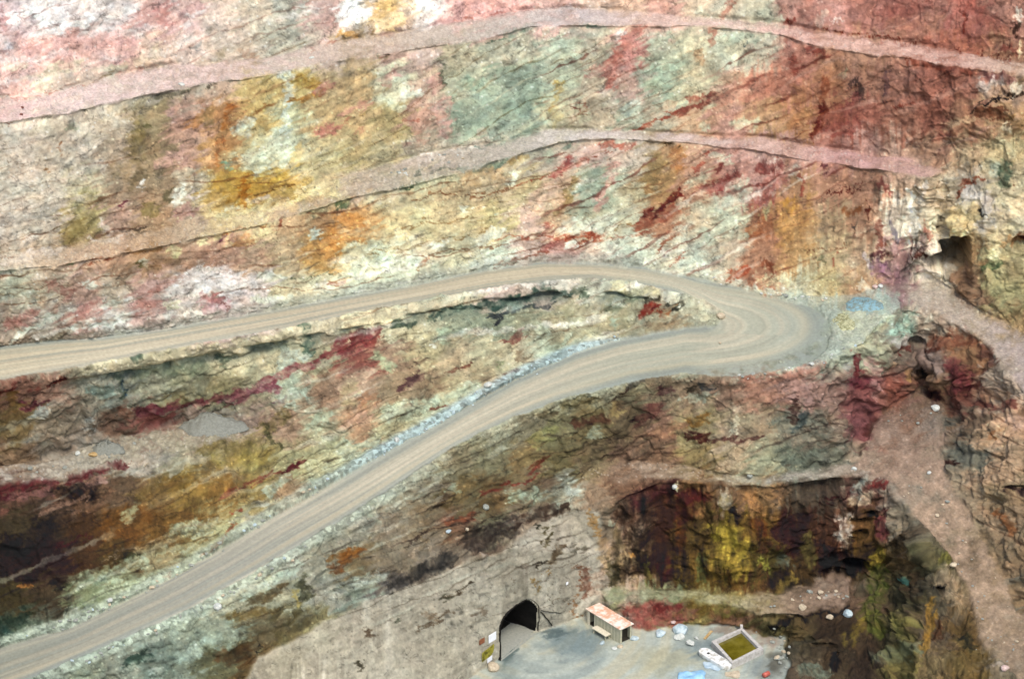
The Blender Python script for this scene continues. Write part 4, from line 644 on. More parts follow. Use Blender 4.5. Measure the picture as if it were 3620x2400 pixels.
    ('l', 110, '94867a', .75, [(960, 920), (1080, 930)]), ('l', 120, '8a7868', .8, [(600, 1080), (900, 1000), (1120, 980)], .8), ('l', 40, 'b0a8a0', .8, [(960, 1000), (1060, 980)]), ('l', 20, '1c1410', .85, [(860, 1110), (1090, 1090), (1180, 1040)]), ('l', 40, '18140e', .8, [(600, 1200), (780, 1160), (860, 1150)]), ('l', 60, '5c5034', .6, [(700, 1250), (800, 1220)]), ('l', 60, '18161c', .85, [(1050, 1440), (1070, 1480)]), ('l', 80, '788478', .7, [(850, 1530), (1000, 1530)]), ('l', 110, '908c60', .7, [(120, 990), (420, 1010), (640, 1000)]), ('l', 90, '787440', .7, [(260, 1070), (420, 1080)]), ('l', 90, '8a5c50', .7, [(60, 1100)]),
    ('l', 110, '3c3c34', .5, [(860, 1310), (760, 1400)], .9), ('l', 50, '743420', .0, [(1160, 1440)]), ('l', 90, 'ac9078', .7, [(2000, 180), (2300, 160)]), ('l', 40, '3c1c18', .8, [(1830, 80), (1900, 70)]), ('l', 50, '2c1c24', .8, [(2300, 270), (2360, 290)]), ('l', 60, '8c5834', .7, [(2190, 400), (2280, 560)]), ('l', 80, '98826c', .7, [(2060, 400), (2140, 500)]), ('l', 60, '707068', .7, [(2260, 900), (2340, 860)]), ('l', 110, '727a74', .7, [(2250, 1060), (2300, 1100)]), ('l', 110, 'a89c90', .7, [(2250, 1480), (2340, 1430)]), ('l', 90, '3c3020', .6, [(1500, 640), (1640, 560)], .8), ('l', 90, '807868', .6, [(1560, 480), (1700, 620)]),
]
gf = np.clip(grey_face * 1.1, 0, 1)
C += (rgb('a8a294') - C) * (gf * .84)[..., None]
C *= 1 + (gf * (.20 * fbm(U / 13 + .7 * wx, V / 240, 136, 3) * smooth01(.5 + fbm(U / 120, V / 160, 138, 2)) + .10 * fbm(U / 60, V / 220, 137, 3)))[..., None]
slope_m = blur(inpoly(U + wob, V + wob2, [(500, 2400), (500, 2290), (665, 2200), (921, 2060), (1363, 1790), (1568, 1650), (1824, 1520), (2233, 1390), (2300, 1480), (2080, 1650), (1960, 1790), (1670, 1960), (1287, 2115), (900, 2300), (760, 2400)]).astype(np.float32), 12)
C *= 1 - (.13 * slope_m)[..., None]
for s_ in STAINS_AND_SHADE:
    if s_[3] > 0:
        stain_or_shade(*s_)


C = .62 + (C - .62) * np.where(C < .62, 1.45, 1.22) + .03
C = np.where(C < .30, .30 - (.30 - C) * .85, C)
C = np.clip(C, .03, 1.0)
C *= 1 - (.07 * smooth01((420 - V) / 250) * smooth01((1500 - U) / 400))[..., None]  # upper left darkened in the colour to offset stronger sun on that wall


def beds(slope, spacing, u0, u1, v0, v1, col, op, thick, seed, feather=120, pale=False):
    """long thin seams following the bedding"""
    f = (V - slope * U + 55 * fbm(U / 420, V / 420, seed, 2) + 14 * fbm(U / 60, V / 60, seed + 3, 3)) / spacing
    k = np.floor(f); j = _hash(k.astype(np.int64), np.zeros_like(k, np.int64), seed)
    d = np.abs(f - k - .25 - .5 * j) * spacing
    patch = smooth01(.25 + 1.7 * fbm(U / 190 + 3.1 * k, V / 500, seed + 5, 2))
    w = thick * (.6 + .9 * j) * np.clip(.8 + 1.2 * ns1, .2, 2)
    m = smooth01(1.5 - d / w) * patch * op
    m = m * smooth01((U - u0) / feather + .5) * smooth01((u1 - U) / feather + .5) * smooth01((V - v0) / feather + .5) * smooth01((v1 - V) / feather + .5)
    m = m * (1 - flat)
    C[:] += ((rgb(col) if pale else C * (rgb(col) * .9 + .18)) - C) * m[..., None]


beds(-.20, 58, -600, 2100, 560, 1200, '7c4a30', .75, 3.2, 301)
beds(-.17, 26, -600, 2300, 600, 1200, '8c7058', .55, 2.2, 311)
beds(-.55, 46, 900, 2150, 120, 640, '84643c', .7, 2.8, 321)
beds(-.48, 90, 1900, 3000, 150, 1000, '7c2c24', .75, 5, 331)
beds(-.45, 34, 1900, 3100, 150, 1000, '8a5040', .5, 2.4, 341)
beds(-.34, 60, -600, 1200, -300, 420, '9a6a60', .55, 2.6, 351)
beds(-.25, 80, -600, 1000, 420, 950, '7a6850', .5, 2.6, 361)
beds(-.42, 42, -100, 2000, 1150, 2200, '5c5040', .6, 2.8, 371)
beds(-.36, 30, 900, 2300, 1400, 2050, '4c3a30', .6, 2.6, 381)
beds(-.20, 46, 2000, 3050, 1320, 1680, '4c3430', .6, 3, 391)
beds(.55, 50, 3350, 3800, 1300, 2300, '5c4030', .55, 3, 401)
beds(-.20, 75, -600, 2300, 900, 1200, 'ece8da', .6, 11, 411, 120, True)
beds(-.24, 90, -600, 1300, -300, 330, 'f0e8e2', .5, 11, 421, 120, True)
beds(-.52, 64, 700, 1900, 200, 640, 'd6cca4', .45, 7, 431, 120, True)
beds(-.45, 80, 1900, 2900, 560, 1000, 'd8dcc8', .45, 8, 441, 120, True)
beds(-.45, 90, -100, 1900, 1250, 2230, 'd4dcc8', .28, 9, 451, 120, True)
beds(-.45, 60, 2500, 3500, 60, 560, 'c4907c', .5, 8, 461, 120, True)
# mottling, bedding and cracks of the stone itself
tone = 0.12 * (1 - .7 * gf) * fbm(U / 40 + wx, V / 40 + wy, 131, 3) + 0.11 * fbm(U / 14, V / 14, 132, 2) + .06 * fbm(U / 7.5, V / 8.5, 135, 2)
x_, y_ = rot(-24, 90, 11)
tone += 0.10 * fbm(x_ + wx, y_ + wy, 133, 2) * smooth01((3000 - U) / 400)
str_n = fbm(U / 13 + .9 * wx, V / 95, 134, 3) * np.clip(.6 + 1.1 * fbm(U / 90, V / 70, 139, 2), .1, 1.3) + .55 * fbm(U / 40 + wx, V / 260, 140, 2)
tone += str_n * (.06 + .10 * smooth01((U - 2300) / 400) * smooth01((1300 - V) / 200) + streaky * np.where(U < 1500, .16, .62))
# faceted stone: every block has its own tone, with dark joints between
for (su, sv, k, wv, wj, sd_) in [(80, 40, 1.0, .12, .13, 211), (30, 16, .7, .11, .11, 214), (13, 8, .5, .08, .0, 217)]:
    x_, y_ = rot(-20, su, sv)
    f1, f2, fid = cells(x_ + k * wx, y_ + k * wy, sd_)
    tone += wv * (fid - .5) * (1 - .8 * gf)
    if wj:
        tone -= wj * smooth01(1 - (f2 - f1) / .11) * smooth01((ns1 + .35) * 1.6) * (1 - .7 * gf)
C *= (1 + tone)[..., None]
calm = 1 - .75 * grey_face
hue = calm * fbm(U / 28, V / 24, 141, 3)
C *= 1 + hue[..., None] * np.array([.045, -.005, -.05])
hue2 = calm * fbm(U / 55, V / 45, 142, 3)
C *= 1 + hue2[..., None] * np.array([-.03, .015, .02])
x_, y_ = rot(-24, 170, 42)
crack = np.abs(fbm(x_ + 1.3 * wx, y_ + 1.3 * wy, 151, 3))
C *= 1 - .32 * (smooth01(1 - crack / .035) * smooth01((ns1 + .25) * 2))[..., None]
x_, y_ = rot(62, 150, 55)
crack = np.abs(fbm(x_ + wx, y_ + wy, 152, 3))
C *= 1 - .25 * (smooth01(1 - crack / .03) * smooth01(ns1 * 2))[..., None]
# pale chips and dark specks
c1, c2, cid = cells(U / 13, V / 12, 161)
chip = smooth01((.38 - c1) / .2)
C += (np.clip(C * 1.45 + .03, 0, .93) - C) * (chip * (cid > .93) * .55 * (1 - .7 * gf))[..., None]
C *= 1 - (.22 * chip * (cid < .05))[..., None]


lum_ = C @ np.array([.3, .6, .1], np.float32)
C = lum_[..., None] + (C - lum_[..., None]) * .75

C *= np.array([1.005, 1.0, .98], np.float32)
ex = np.clip(C[..., 0] - C[..., 1] - .13, 0, 1)
C[..., 0] -= .20 * ex; C[..., 1] += .06 * ex; C[..., 2] += .02 * ex

# ------------------------------------------------------------------ surfaces people made
def grad(stops):
    x = np.array([s for s, _ in stops], float); c = np.array([rgb(h_) for _, h_ in stops])
    return np.stack([np.interp(U, x, c[:, k]) for k in range(3)], -1).astype(np.float32)


mott = (1 + .07 * fbm(U / 30, V / 12, 171, 3) + .06 * fbm(U / 9, V / 6, 172, 2))[..., None]
speck = smooth01((.36 - cells(U / 12, V / 8, 173)[0]) / .15) * (cells(U / 12, V / 8, 173)[2] > .86)


def lay(mask, col, n=2, op=1.0):
    m = blur(mask.astype(np.float32), n)[..., None] * (op if np.isscalar(op) else op[..., None])
    C[:] = C * (1 - m) + col * m


b1c = grad([(0, 'd8b4ac'), (250, 'dcc4bc'), (700, 'd0b6ac'), (1000, 'c6b0a4'), (1300, 'c4b09e'), (1700, 'b8aca0'), (2050, 'bcb2b0'), (2300, 'd0b4a8'), (2600, 'd6b8ac'), (2700, 'd4b0a2'), (3100, 'd0a898'), (3400, 'c8a292'), (3600, 'bca08a')]) * mott
b2c = grad([(0, 'c4b4a0'), (200, 'c0a88c'), (500, 'bfa68a'), (800, 'c6b08c'), (1100, 'bfaa92'), (1400, 'b4a696'), (1750, 'b0a698'), (2000, 'c0b8b0'), (2250, 'c6b6ae'), (2500, 'c6aea4'), (2800, 'c8a496'), (3000, 'c09690'), (3200, 'b8928a'), (3330, 'b49482')]) * mott
rag = np.clip(.80 + .6 * fbm(U / 45, V / 14, 176, 3), .2, 1)
lay(M_b1, b1c + .05, 4, rag); lay(M_b2 & (V - np.interp(U, [716, 900, 1126], [765, 712, 670]) > np.where((U > 690) & (U < 1200), 34, -9999)), b2c + .05, 4, rag * (.62 + .38 * smooth01((U - 1500) / 300)))
lay(M_shelf, grad([(0, 'a89e92'), (300, 'aca492'), (600, 'a8a08a'), (900, 'a09880')]) * (mott * (1 + .16 * fbm(U / 9, V / 6, 179, 2))[..., None]), 5, np.clip(.7 + .8 * fbm(U / 30, V / 14, 180, 3), .15, 1))
lay(M_yel, grad([(2140, '848a6c'), (2250, '9a9c80'), (2450, 'a6a480'), (2650, 'a09474'), (2800, '967f6a'), (3000, '8f7868')]) * (mott * (1 + .14 * fbm(U / 11, V / 7, 192, 3))[..., None]), 4, np.clip(.7 + .8 * fbm(U / 40, V / 14, 193, 3), .15, 1))
lay(M_nose, (C * .45 + rgb('a0a89c') * .62) * mott)
lay(M_path, grad([(3150, 'b0a494'), (3300, 'b4a696'), (3450, 'b4a494'), (3620, 'ac9c94')]) * (mott * (1 + .12 * fbm(U / 12, V / 9, 187, 3))[..., None]), 7, np.clip(.72 + .8 * fbm(U / 34, V / 26, 188, 3), .15, 1))
lay(M_bench, grad([(2050, '9a8470'), (2300, 'a08c78'), (2480, 'a89478'), (2600, 'b0a890'), (2720, '9c988c'), (2900, 'a49a8a'), (3100, 'a08c7c')]) * (mott * (1 + .12 * fbm(U / 12, V / 7, 189, 3))[..., None]), 5, np.clip(.75 + .8 * fbm(U / 34, V / 14, 190, 3), .15, 1) * smooth01((U - 2060) / 220))
fan_c = np.stack([np.interp(V, [1370, 1600, 1800, 2000, 2200, 2400], [rgb(h_)[k] for h_ in ('8a7a70', '9c8472', 'a48c76', 'a48c76', '9e8872', '94806a')]) for k in range(3)], -1)
lay(M_fan, fan_c * (1 + .20 * fbm(U / 20, V / 16, 175, 3) + .10 * fbm(U / 7, V / 6, 177, 2))[..., None], 6, np.clip(.78 + .7 * fbm(U / 40, V / 40, 178, 3), .12, 1) * (.5 + .5 * smooth01((V - 1430) / 120)))
for m_ in (M_b1, M_b2, M_nose, M_path, M_bench, M_fan, M_shelf):
    C += (rgb('d6cfc4') - C) * (m_ * speck * (.2 if m_ is M_fan else .45))[..., None]

# haul road: wheel tracks follow the bend
Dp, Sp = dist_line(UF, 340); Dq, Sq = dist_line(UB, 340)
tt = Dp / (Dp + Dq + 1e-6)
along = Sp
bend = smooth01((U - 2360) / 230)
tt = tt * (1 - bend) + np.clip(np.hypot((U - 2470) / 470, (V - 1152) / 158), 0, 1) * bend
along = along * (1 - bend) + Sq * bend
trk = fbm(tt * 9 + .25 * fbm(along / 500, tt * 2, 181, 2), along / 900, 182, 3)
trk2 = fbm(tt * 26, along / 420, 183, 2)
up = smooth01((1240 - V + .35 * (1810 - U)) / 160) * smooth01((2700 - U) / 500)
base_up = grad([(0, 'd0c2a2'), (400, 'd2c6a8'), (900, 'cec0a0'), (1500, 'cabc9c'), (2000, 'cabc9a'), (2400, 'bcb89c')])
base_lo = grad([(0, '9c9a86'), (400, 'a8a490'), (800, 'b2ac98'), (1300, 'bab49c'), (1900, 'b8b49c'), (2300, 'b4b49c'), (2700, 'b4b49c'), (2950, 'a2ac9e')])
R_ = base_up * up[..., None] + base_lo * (1 - up[..., None])
edge_mix = (smooth01((abs(tt - .5) - .30) / .2) * (1 - .35 * bend))[..., None]
R_ = R_ * (1 - .75 * edge_mix) + rgb('9aa298') * .75 * edge_mix
lowleft = smooth01((900 - U) / 900) * (1 - up)
R_ = R_ + (rgb('d4c4a6') - R_) * (smooth01(trk * 2.4) * .55 * (1 - .5 * lowleft))[..., None]
R_ = R_ + (rgb('8c968e') - R_) * (smooth01(-trk * 2.4) * .42)[..., None]
rl_ = (R_ @ np.array([.3, .6, .1]))[..., None]; R_ = rl_ + (R_ - rl_) * .84 + .012
R_ *= (1 + .09 * trk2 + .035 * fbm(U / 9, V / 7, 184, 2))[..., None]
# a brighter outer wheel track along the lower arm and the bend
ring = np.exp(-((tt - .80) / .055) ** 2) * smooth01((Sq - 500) / 500) * (.55 + .45 * fbm(along / 200, tt * 4, 185, 2))
R_ = R_ + (rgb('cfc0a0') - R_) * (np.clip(ring, 0, 1) * .6)[..., None]
lay(M_road, R_, 1, 1 - bend * smooth01((tt - .86) / .14) * np.clip(.5 + .9 * fbm(U / 26, V / 16, 186, 3), 0, .9))

# pit floor
fl = np.ones_like(C) * rgb('bec4b8')
q = np.hypot(U - 1900, (V - 2230) * 1.7)
arcs = fbm(q / 42 + .3 * wx, np.arctan2(V - 2230, U - 1900) * 1.2, 191, 3)
fl = fl + (rgb('cec7ac') - fl) * (smooth01(arcs * 2) * .75)[..., None]
fl = fl + (rgb('8c9896') - fl) * (smooth01(-arcs * 2) * .45)[..., None]
for (a, b, ra, rb, hx, op) in [(2040, 2270, 110, 60, '74868a', .7), (2360, 2330, 130, 50, 'bab494', .6), (2500, 2290, 70, 40, '7c8c90', .7), (2480, 2390, 90, 40, 'b8ccd4', .55), (1800, 2400, 60, 90, '7c8a88', .5), (2700, 2360, 70, 50, '7a8484', .6), (2720, 2260, 50, 30, 'a49284', .8), (2745, 2345, 30, 50, '5c584c', .8), (2600, 2225, 90, 14, '9c8c7c', .8), (1790, 2300, 26, 60, '5c6c6a', .8), (1960, 2240, 70, 12, '58686a', .8)]:
    e = np.sqrt(((WU - a) / ra) ** 2 + ((WV - b) / rb) ** 2)
    fl = fl + (rgb(hx) - fl) * (smooth01(1.4 - e) * op)[..., None]
fl *= mott
lay(M_floor, fl, 2)
# bluish crushed stone windrow along the inside of the lower arm, pale one along its outside
lowarm = smooth01((Sp - 2650) / 200)
win = edge_in * lowarm * smooth01((V - 1180) / 60)
stone_c = cells(U / 14, V / 11, 195)
sc_ = (rgb('9cb2b8') * (0.66 + .6 * stone_c[2])[..., None])
C += (sc_ - C) * (smooth01(win * 2.2) * .75 * smooth01((U - 900) / 500))[..., None]
C += ((rgb('a4ae9e') * (0.7 + .6 * stone_c[2])[..., None]) - C) * (smooth01(win * 2.2) * .65 * (1 - smooth01((U - 900) / 500)))[..., None]
wout = edge_out * smooth01((Sq - 3300) / 300)
C += ((rgb('a4b0a0') * (0.7 + .6 * stone_c[2])[..., None]) - C) * (smooth01(wout * 2.0) * .6 * smooth01((1700 - U) / 500))[..., None]
top = edge_out * (Sq < 3000)
C += ((rgb('8e948a') * (0.75 + .5 * stone_c[2])[..., None]) - C) * (smooth01(top * 1.6) * .5 * smooth01((U - 150) / 300))[..., None]

lump = cells(U / 26 + .4 * wx, V / 22 + .4 * wy, 197)
vl_i = np.interp(U, [a for a, _ in ui], [b for _, b in ui]); ti = V - vl_i
cream = smooth01((ti - 2) / 14) * smooth01((52 + 22 * wx - ti) / 16) * smooth01((U - 330) / 120) * smooth01((1620 - U) / 150)
C += (rgb('d2c6a4') * (.80 + .3 * lump[2])[..., None] - C) * (cream * smooth01((lump[1] - lump[0]) / .16) * .7)[..., None]
C += (rgb('445650') - C) * (np.clip(isl, 0, 1) * .55)[..., None]  # shade under the island's overhanging edge, painted into the colour
C = np.clip(C, 0.01, 0.97)
LIN = np.where(C <= .04045, C / 12.92, ((C + .055) / 1.055) ** 2.4)
GAIN_ROCK = np.array([1.08, 1.10, 1.06]); GAIN_FLAT = np.array([.90, .92, .89])
fm = blur(flat, 2)[..., None]; rm = blur((M_road | M_floor).astype(np.float32), 2)[..., None]
COLOR = (LIN * (GAIN_ROCK * (1 - fm) + (GAIN_FLAT * rm + GAIN_FLAT * 1.13 * (1 - rm)) * fm) * 0.60).astype(np.float32)
COLOR = np.clip(COLOR, .005, .82)

# ------------------------------------------------------------------ meshes
def tag(o, label=None, cat=None, group=None, kind=None):
    if label: o["label"] = label
    if cat: o["category"] = cat
    if group: o["group"] = group
    if kind: o["kind"] = kind
    return o


def rock_material(name, rough=0.95, bump=0.32, fine=0.2):
    m = bpy.data.materials.new(name)
    m.use_nodes = True
    nt = m.node_tree; N = nt.nodes; L = nt.links
    b = N["Principled BSDF"]
    b.inputs["Roughness"].default_value = rough
    b.inputs["Specular IOR Level"].default_value = 0.15
    at_ = N.new("ShaderNodeVertexColor"); at_.layer_name = "rock"
    tc = N.new("ShaderNodeTexCoord")
    n1 = N.new("ShaderNodeTexNoise"); n1.inputs["Scale"].default_value = 3.2; n1.inputs["Detail"].default_value = 6; n1.inputs["Roughness"].default_value = .7
    n2 = N.new("ShaderNodeTexNoise"); n2.inputs["Scale"].default_value = 9.0; n2.inputs["Detail"].default_value = 4
    L.new(tc.outputs["Object"], n1.inputs["Vector"]); L.new(tc.outputs["Object"], n2.inputs["Vector"])
    mr = N.new("ShaderNodeMapRange"); mr.inputs["From Min"].default_value = .3; mr.inputs["From Max"].default_value = .7
    mr.inputs["To Min"].default_value = 1 - fine; mr.inputs["To Max"].default_value = 1 + fine
    L.new(n1.outputs["Fac"], mr.inputs["Value"])
    mul = N.new("ShaderNodeVectorMath"); mul.operation = 'SCALE'
    L.new(at_.outputs["Color"], mul.inputs[0]); L.new(mr.outputs[0], mul.inputs["Scale"])
    L.new(mul.outputs[0], b.inputs["Base Color"])
    bp = N.new("ShaderNodeBump"); bp.inputs["Strength"].default_value = bump; bp.inputs["Distance"].default_value = 0.25
    ad = N.new("ShaderNodeMath"); ad.operation = 'ADD'
    L.new(n1.outputs["Fac"], ad.inputs[0]); L.new(n2.outputs["Fac"], ad.inputs[1])
    L.new(ad.outputs[0], bp.inputs["Height"]); L.new(bp.outputs[0], b.inputs["Normal"])
    return m


M_ROCK = rock_material("rock")
M_ROAD = rock_material("haul_road_dust", bump=.25, fine=.12)
M_DIRT = rock_material("bench_dirt", bump=.5, fine=.3)


def grid_object(name, facemask, mat, label):
    """the quads of the survey grid picked by facemask, as one mesh"""
    ids = np.arange(NV * NU).reshape(NV, NU)
    q = np.stack([ids[:-1, :-1], ids[1:, :-1], ids[1:, 1:], ids[:-1, 1:]], -1)[facemask]
    used = np.unique(q)
    remap = np.full(NV * NU, -1, np.int64); remap[used] = np.arange(len(used))
    q = remap[q].astype(np.int32)
    co = P.reshape(-1, 3)[used].astype(np.float32)
    me = bpy.data.meshes.new(name)
    me.vertices.add(len(co)); me.vertices.foreach_set("co", co.ravel())
    me.loops.add(q.size); me.loops.foreach_set("vertex_index", q.ravel())
    me.polygons.add(len(q))
    me.polygons.foreach_set("loop_start", np.arange(0, q.size, 4, dtype=np.int32))
    me.polygons.foreach_set("use_smooth", np.ones(len(q), bool))
    me.update(calc_edges=True)
    ca = me.color_attributes.new("rock", 'FLOAT_COLOR', 'POINT')
    c4 = np.ones((len(used), 4), np.float32); c4[:, :3] = COLOR.reshape(-1, 3)[used]
    ca.data.foreach_set("color", c4.ravel())
    me.materials.append(mat)
    o = bpy.data.objects.new(name, me)
    COL.objects.link(o)
    o["kind"] = "structure"
    o["label"] = label
    return o


def face_of(mask):
    m = mask
    return (m[:-1, :-1].astype(int) + m[1:, :-1] + m[1:, 1:] + m[:-1, 1:]) >= 2


PORTAL = [(1768, 2330), (1768, 2260), (1768, 2212), (1776, 2186), (1794, 2164), (1816, 2146), (1838, 2130), (1856, 2120), (1872, 2121), (1888, 2131), (1898, 2148), (1897, 2170), (1896, 2200), (1893, 2226)]


def smooth_line(p, n=4):
    p = np.asarray(p, float); out = []
    for k in range(len(p) - 1):
        a, b, c, d = p[max(k - 1, 0)], p[k], p[k + 1], p[min(k + 2, len(p) - 1)]
        for t in np.arange(n) / n:
            out.append(.5 * (2 * b + (c - a) * t + (2 * a - 5 * b + 4 * c - d) * t * t + (3 * b - a - 3 * c + d) * t ** 3))
    return [tuple(q) for q in out] + [tuple(p[-1])]


PORTAL = smooth_line(PORTAL)
hole = inpoly((U[:-1, :-1] + U[1:, 1:]) / 2, (V[:-1, :-1] + V[1:, 1:]) / 2, PORTAL)
F_road = face_of(M_road)
F_floor = face_of(M_floor) & ~F_road
F_b1 = face_of(M_b1) & ~F_road
F_b2 = face_of(M_b2) & ~F_road & ~F_b1
F_low = face_of(M_bench) & ~F_road & ~F_floor
F_fan = face_of(M_fan) & ~F_low & ~F_floor
F_path = (face_of(M_path) | face_of(M_nose)) & ~F_fan & ~F_road
F_rock = ~(F_road | F_floor | F_b1 | F_b2 | F_low | F_fan | F_path) & ~hole
grid_object("terrain", F_rock, M_ROCK, "multicoloured blasted rock faces of the open pit wall")
grid_object("road", F_road, M_ROAD, "pale dusty haul road doubling back in a hairpin bend")
grid_object("ground", F_floor & ~hole, M_ROAD, "grey compacted pit floor in front of the tunnel mouth")
grid_object("path", F_b1, M_DIRT, "pinkish bench path crossing the top of the pit wall")
grid_object("path", F_b2, M_DIRT, "rubble strewn bench path midway up the wall")
grid_object("path", F_low, M_DIRT, "narrow dirt bench above the dark stained rock face")
grid_object("path", F_fan, M_DIRT, "brown dirt ramp running down the lower right corner")
grid_object("path", F_path, M_DIRT, "dirt track leaving the outside of the hairpin to the right")

# ------------------------------------------------------------------ materials of the small things
def lin3(hx):
    c = rgb(hx)
    return [float(x) for x in np.where(c <= .04045, c / 12.92, ((c + .055) / 1.055) ** 2.4)]


def stuff_mat(name, a, b, scale=2.0, rough=.85, k=.62, bump=.3, sharp=(.35, .65), spec=.2):
    """two tones broken up by noise"""
    m = bpy.data.materials.new(name); m.use_nodes = True
    nt = m.node_tree; N = nt.nodes; L = nt.links
    p = N["Principled BSDF"]; p.inputs["Roughness"].default_value = rough; p.inputs["Specular IOR Level"].default_value = spec
    tc = N.new("ShaderNodeTexCoord")
    n = N.new("ShaderNodeTexNoise"); n.inputs["Scale"].default_value = scale; n.inputs["Detail"].default_value = 6; n.inputs["Roughness"].default_value = .65
    L.new(tc.outputs["Object"], n.inputs["Vector"])
    r = N.new("ShaderNodeValToRGB")
    r.color_ramp.elements[0].position, r.color_ramp.elements[1].position = sharp
    r.color_ramp.elements[0].color = [x * k for x in lin3(a)] + [1]; r.color_ramp.elements[1].color = [x * k for x in lin3(b)] + [1]
    L.new(n.outputs["Fac"], r.inputs[0]); L.new(r.outputs[0], p.inputs["Base Color"])
    if bump:
        bp = N.new("ShaderNodeBump"); bp.inputs["Strength"].default_value = bump; bp.inputs["Distance"].default_value = .08
        L.new(n.outputs["Fac"], bp.inputs["Height"]); L.new(bp.outputs[0], p.inputs["Normal"])
    return m


W_WALL = stuff_mat("weathered_boards", "a8a88e", "c0bda2", 3, k=.72)
W_POST = stuff_mat("pale_timber", "c8c2a8", "e2dac2", 4, k=.75)
W_ROOF = stuff_mat("roof_sheet", "d8a888", "f4e6d6", .9, .6, .72, .2, (.42, .56))
W_WHITE = stuff_mat("white_plastic", "b4b0a2", "eceee8", 1.6, .55, .72, .3, (.40, .52))
W_CONC = stuff_mat("pale_concrete", "b4b0a6", "dcd8d0", 2.5)
W_WATER = stuff_mat("green_water", "5a5212", "7c7226", .8, .12, .62, 0, spec=.5)
W_BLUE = stuff_mat("blue_tarpaulin", "7fb4d8", "a8d0e6", 1.5, .55, .72)
W_PALEB = stuff_mat("pale_blue_sheet", "a4bcc8", "c4d4da", 1.5, .6, .7)
W_WROCK = stuff_mat("white_rock", "b4bab0", "e4e6dc", 2.2, .9, .62)
W_BROCK = stuff_mat("bluish_white_rock", "9cb4b8", "d4e0e0", 2.2, .9, .62)
W_TROCK = stuff_mat("beige_rock", "b8a88c", "dccdb0", 2.2)
W_PROCK = stuff_mat("pink_rock", "c8a89c", "e6d2c8", 2.2)
W_GROCK = stuff_mat("grey_rock", "868a80", "b0b4a8", 2.2)
W_OROCK = stuff_mat("ochre_rock", "b08c54", "d8bc88", 2.2)
W_DROCK = stuff_mat("dark_red_rock", "6c4038", "8c5a4c", 2.2)
W_GRAVEL = stuff_mat("blue_grey_gravel", "7c7e74", "94968a", 4)
W_BLUEORE = stuff_mat("blue_copper_ore", "7f8f86", "88aeb6", 2.4, k=.62, sharp=(.44, .54))
W_YELORE = stuff_mat("olive_ore", "8c8c64", "c4c49a", 3, sharp=(.44, .56))
W_TUNNEL = stuff_mat("shaded_tunnel_rock", "2a2722", "443f38", 1.2, .95, .12, .8)  # lining colour taken near black to carry the tunnel's shade
W_IRON = stuff_mat("dark_cable", "24241c", "3c3a30", 5, .7)
W_YSIGN = stuff_mat("yellow_board", "5e5818", "a8a03c", 1.6, .7, .62, 0, (.44, .52))
W_WSIGN = stuff_mat("white_board", "dfe2e2", "f4f6f6", 2, .6, .78, 0)
W_RUST = stuff_mat("rusty_board", "7c4c34", "a86c48", 4, .8)
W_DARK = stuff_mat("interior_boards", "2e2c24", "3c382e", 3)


def mesh_obj(name, verts, faces, mat, parent=None, smooth=False):
    me = bpy.data.meshes.new(name)
    me.from_pydata([tuple(map(float, v)) for v in verts], [], faces)
    if smooth:
        me.polygons.foreach_set("use_smooth", [True] * len(me.polygons))
    me.materials.append(mat); me.update()
    o = bpy.data.objects.new(name, me); COL.objects.link(o)
    if parent: o.parent = parent
    return o


def thing(name, label, cat, loc, rz=0, group=None):
    o = bpy.data.objects.new(name, None); o.empty_display_size = .3
    COL.objects.link(o); o.location = loc; o.rotation_euler = (0, 0, rz)
    return tag(o, label, cat, group)


def boxes(name, blist, mat, parent=None, bevel=.015):
    """boxes (x0,x1,y0,y1,z0,z1) joined in one mesh"""
    import bmesh
    bm = bmesh.new()
    for x0, x1, y0, y1, z0, z1 in blist:
        r = bmesh.ops.create_cube(bm, size=1)
        for v in r["verts"]:
            v.co = Vector(((x0 + x1) / 2 + v.co.x * (x1 - x0), (y0 + y1) / 2 + v.co.y * (y1 - y0), (z0 + z1) / 2 + v.co.z * (z1 - z0)))
    if bevel:
        bmesh.ops.bevel(bm, geom=bm.edges[:], offset=bevel, segments=1, affect='EDGES')
    me = bpy.data.meshes.new(name); bm.to_mesh(me); bm.free()
    me.materials.append(mat)
    o = bpy.data.objects.new(name, me); COL.objects.link(o)
    if parent: o.parent = parent
    return o


def surf(u, v):
    """point of the finished rock surface under a plate reading"""
    i = int(np.clip(np.searchsorted(us, u), 1, NU - 1)); j = int(np.clip(np.searchsorted(vs, v), 1, NV - 1))
    return P[j, i].copy()


def snorm(u, v):
    i = int(np.clip(np.searchsorted(us, u), 1, NU - 1)); j = int(np.clip(np.searchsorted(vs, v), 1, NV - 1))
    n = NRM[max(j - 3, 0):j + 4, max(i - 3, 0):i + 4].reshape(-1, 3).mean(0)
    return n / np.linalg.norm(n)


PX = 1 / 29.0                                        # metres per plate unit near the floor


# ------------------------------------------------------------------ hut with a bench
fl_ = at(2076, 2154 + 49, 0); fr_ = at(2192, 2226 + 49, 0); br_ = at(2227, 2207 + 47, 0)
ax = fr_ - fl_; LEN = float(np.hypot(ax[0], ax[1])); ang = math.atan2(ax[1], ax[0])
WID = 1.9; HT = 2.05
hut = thing("hut", "small open timber hut with a peeling pink and white roof beside the tunnel face", "hut", tuple(fl_ * [1, 1, 0]), ang)
boxes("wall", [(1.25, LEN, 0, .09, 0, HT), (.42, 1.25, .005, .085, 1.86, HT)], W_WALL, hut)                 # long front wall and the lintel over its doorway
boxes("batten", [(x_b, x_b + .05, -.025, -.002, .02, HT - .02) for x_b in np.arange(1.35, LEN - .1, .62)], W_POST, hut, 0)
boxes("wall", [(.1, LEN - .1, WID - .09, WID, 0, HT)], W_WALL, hut)
boxes("wall", [(0, .09, .1, WID, 0, HT)], W_WALL, hut)
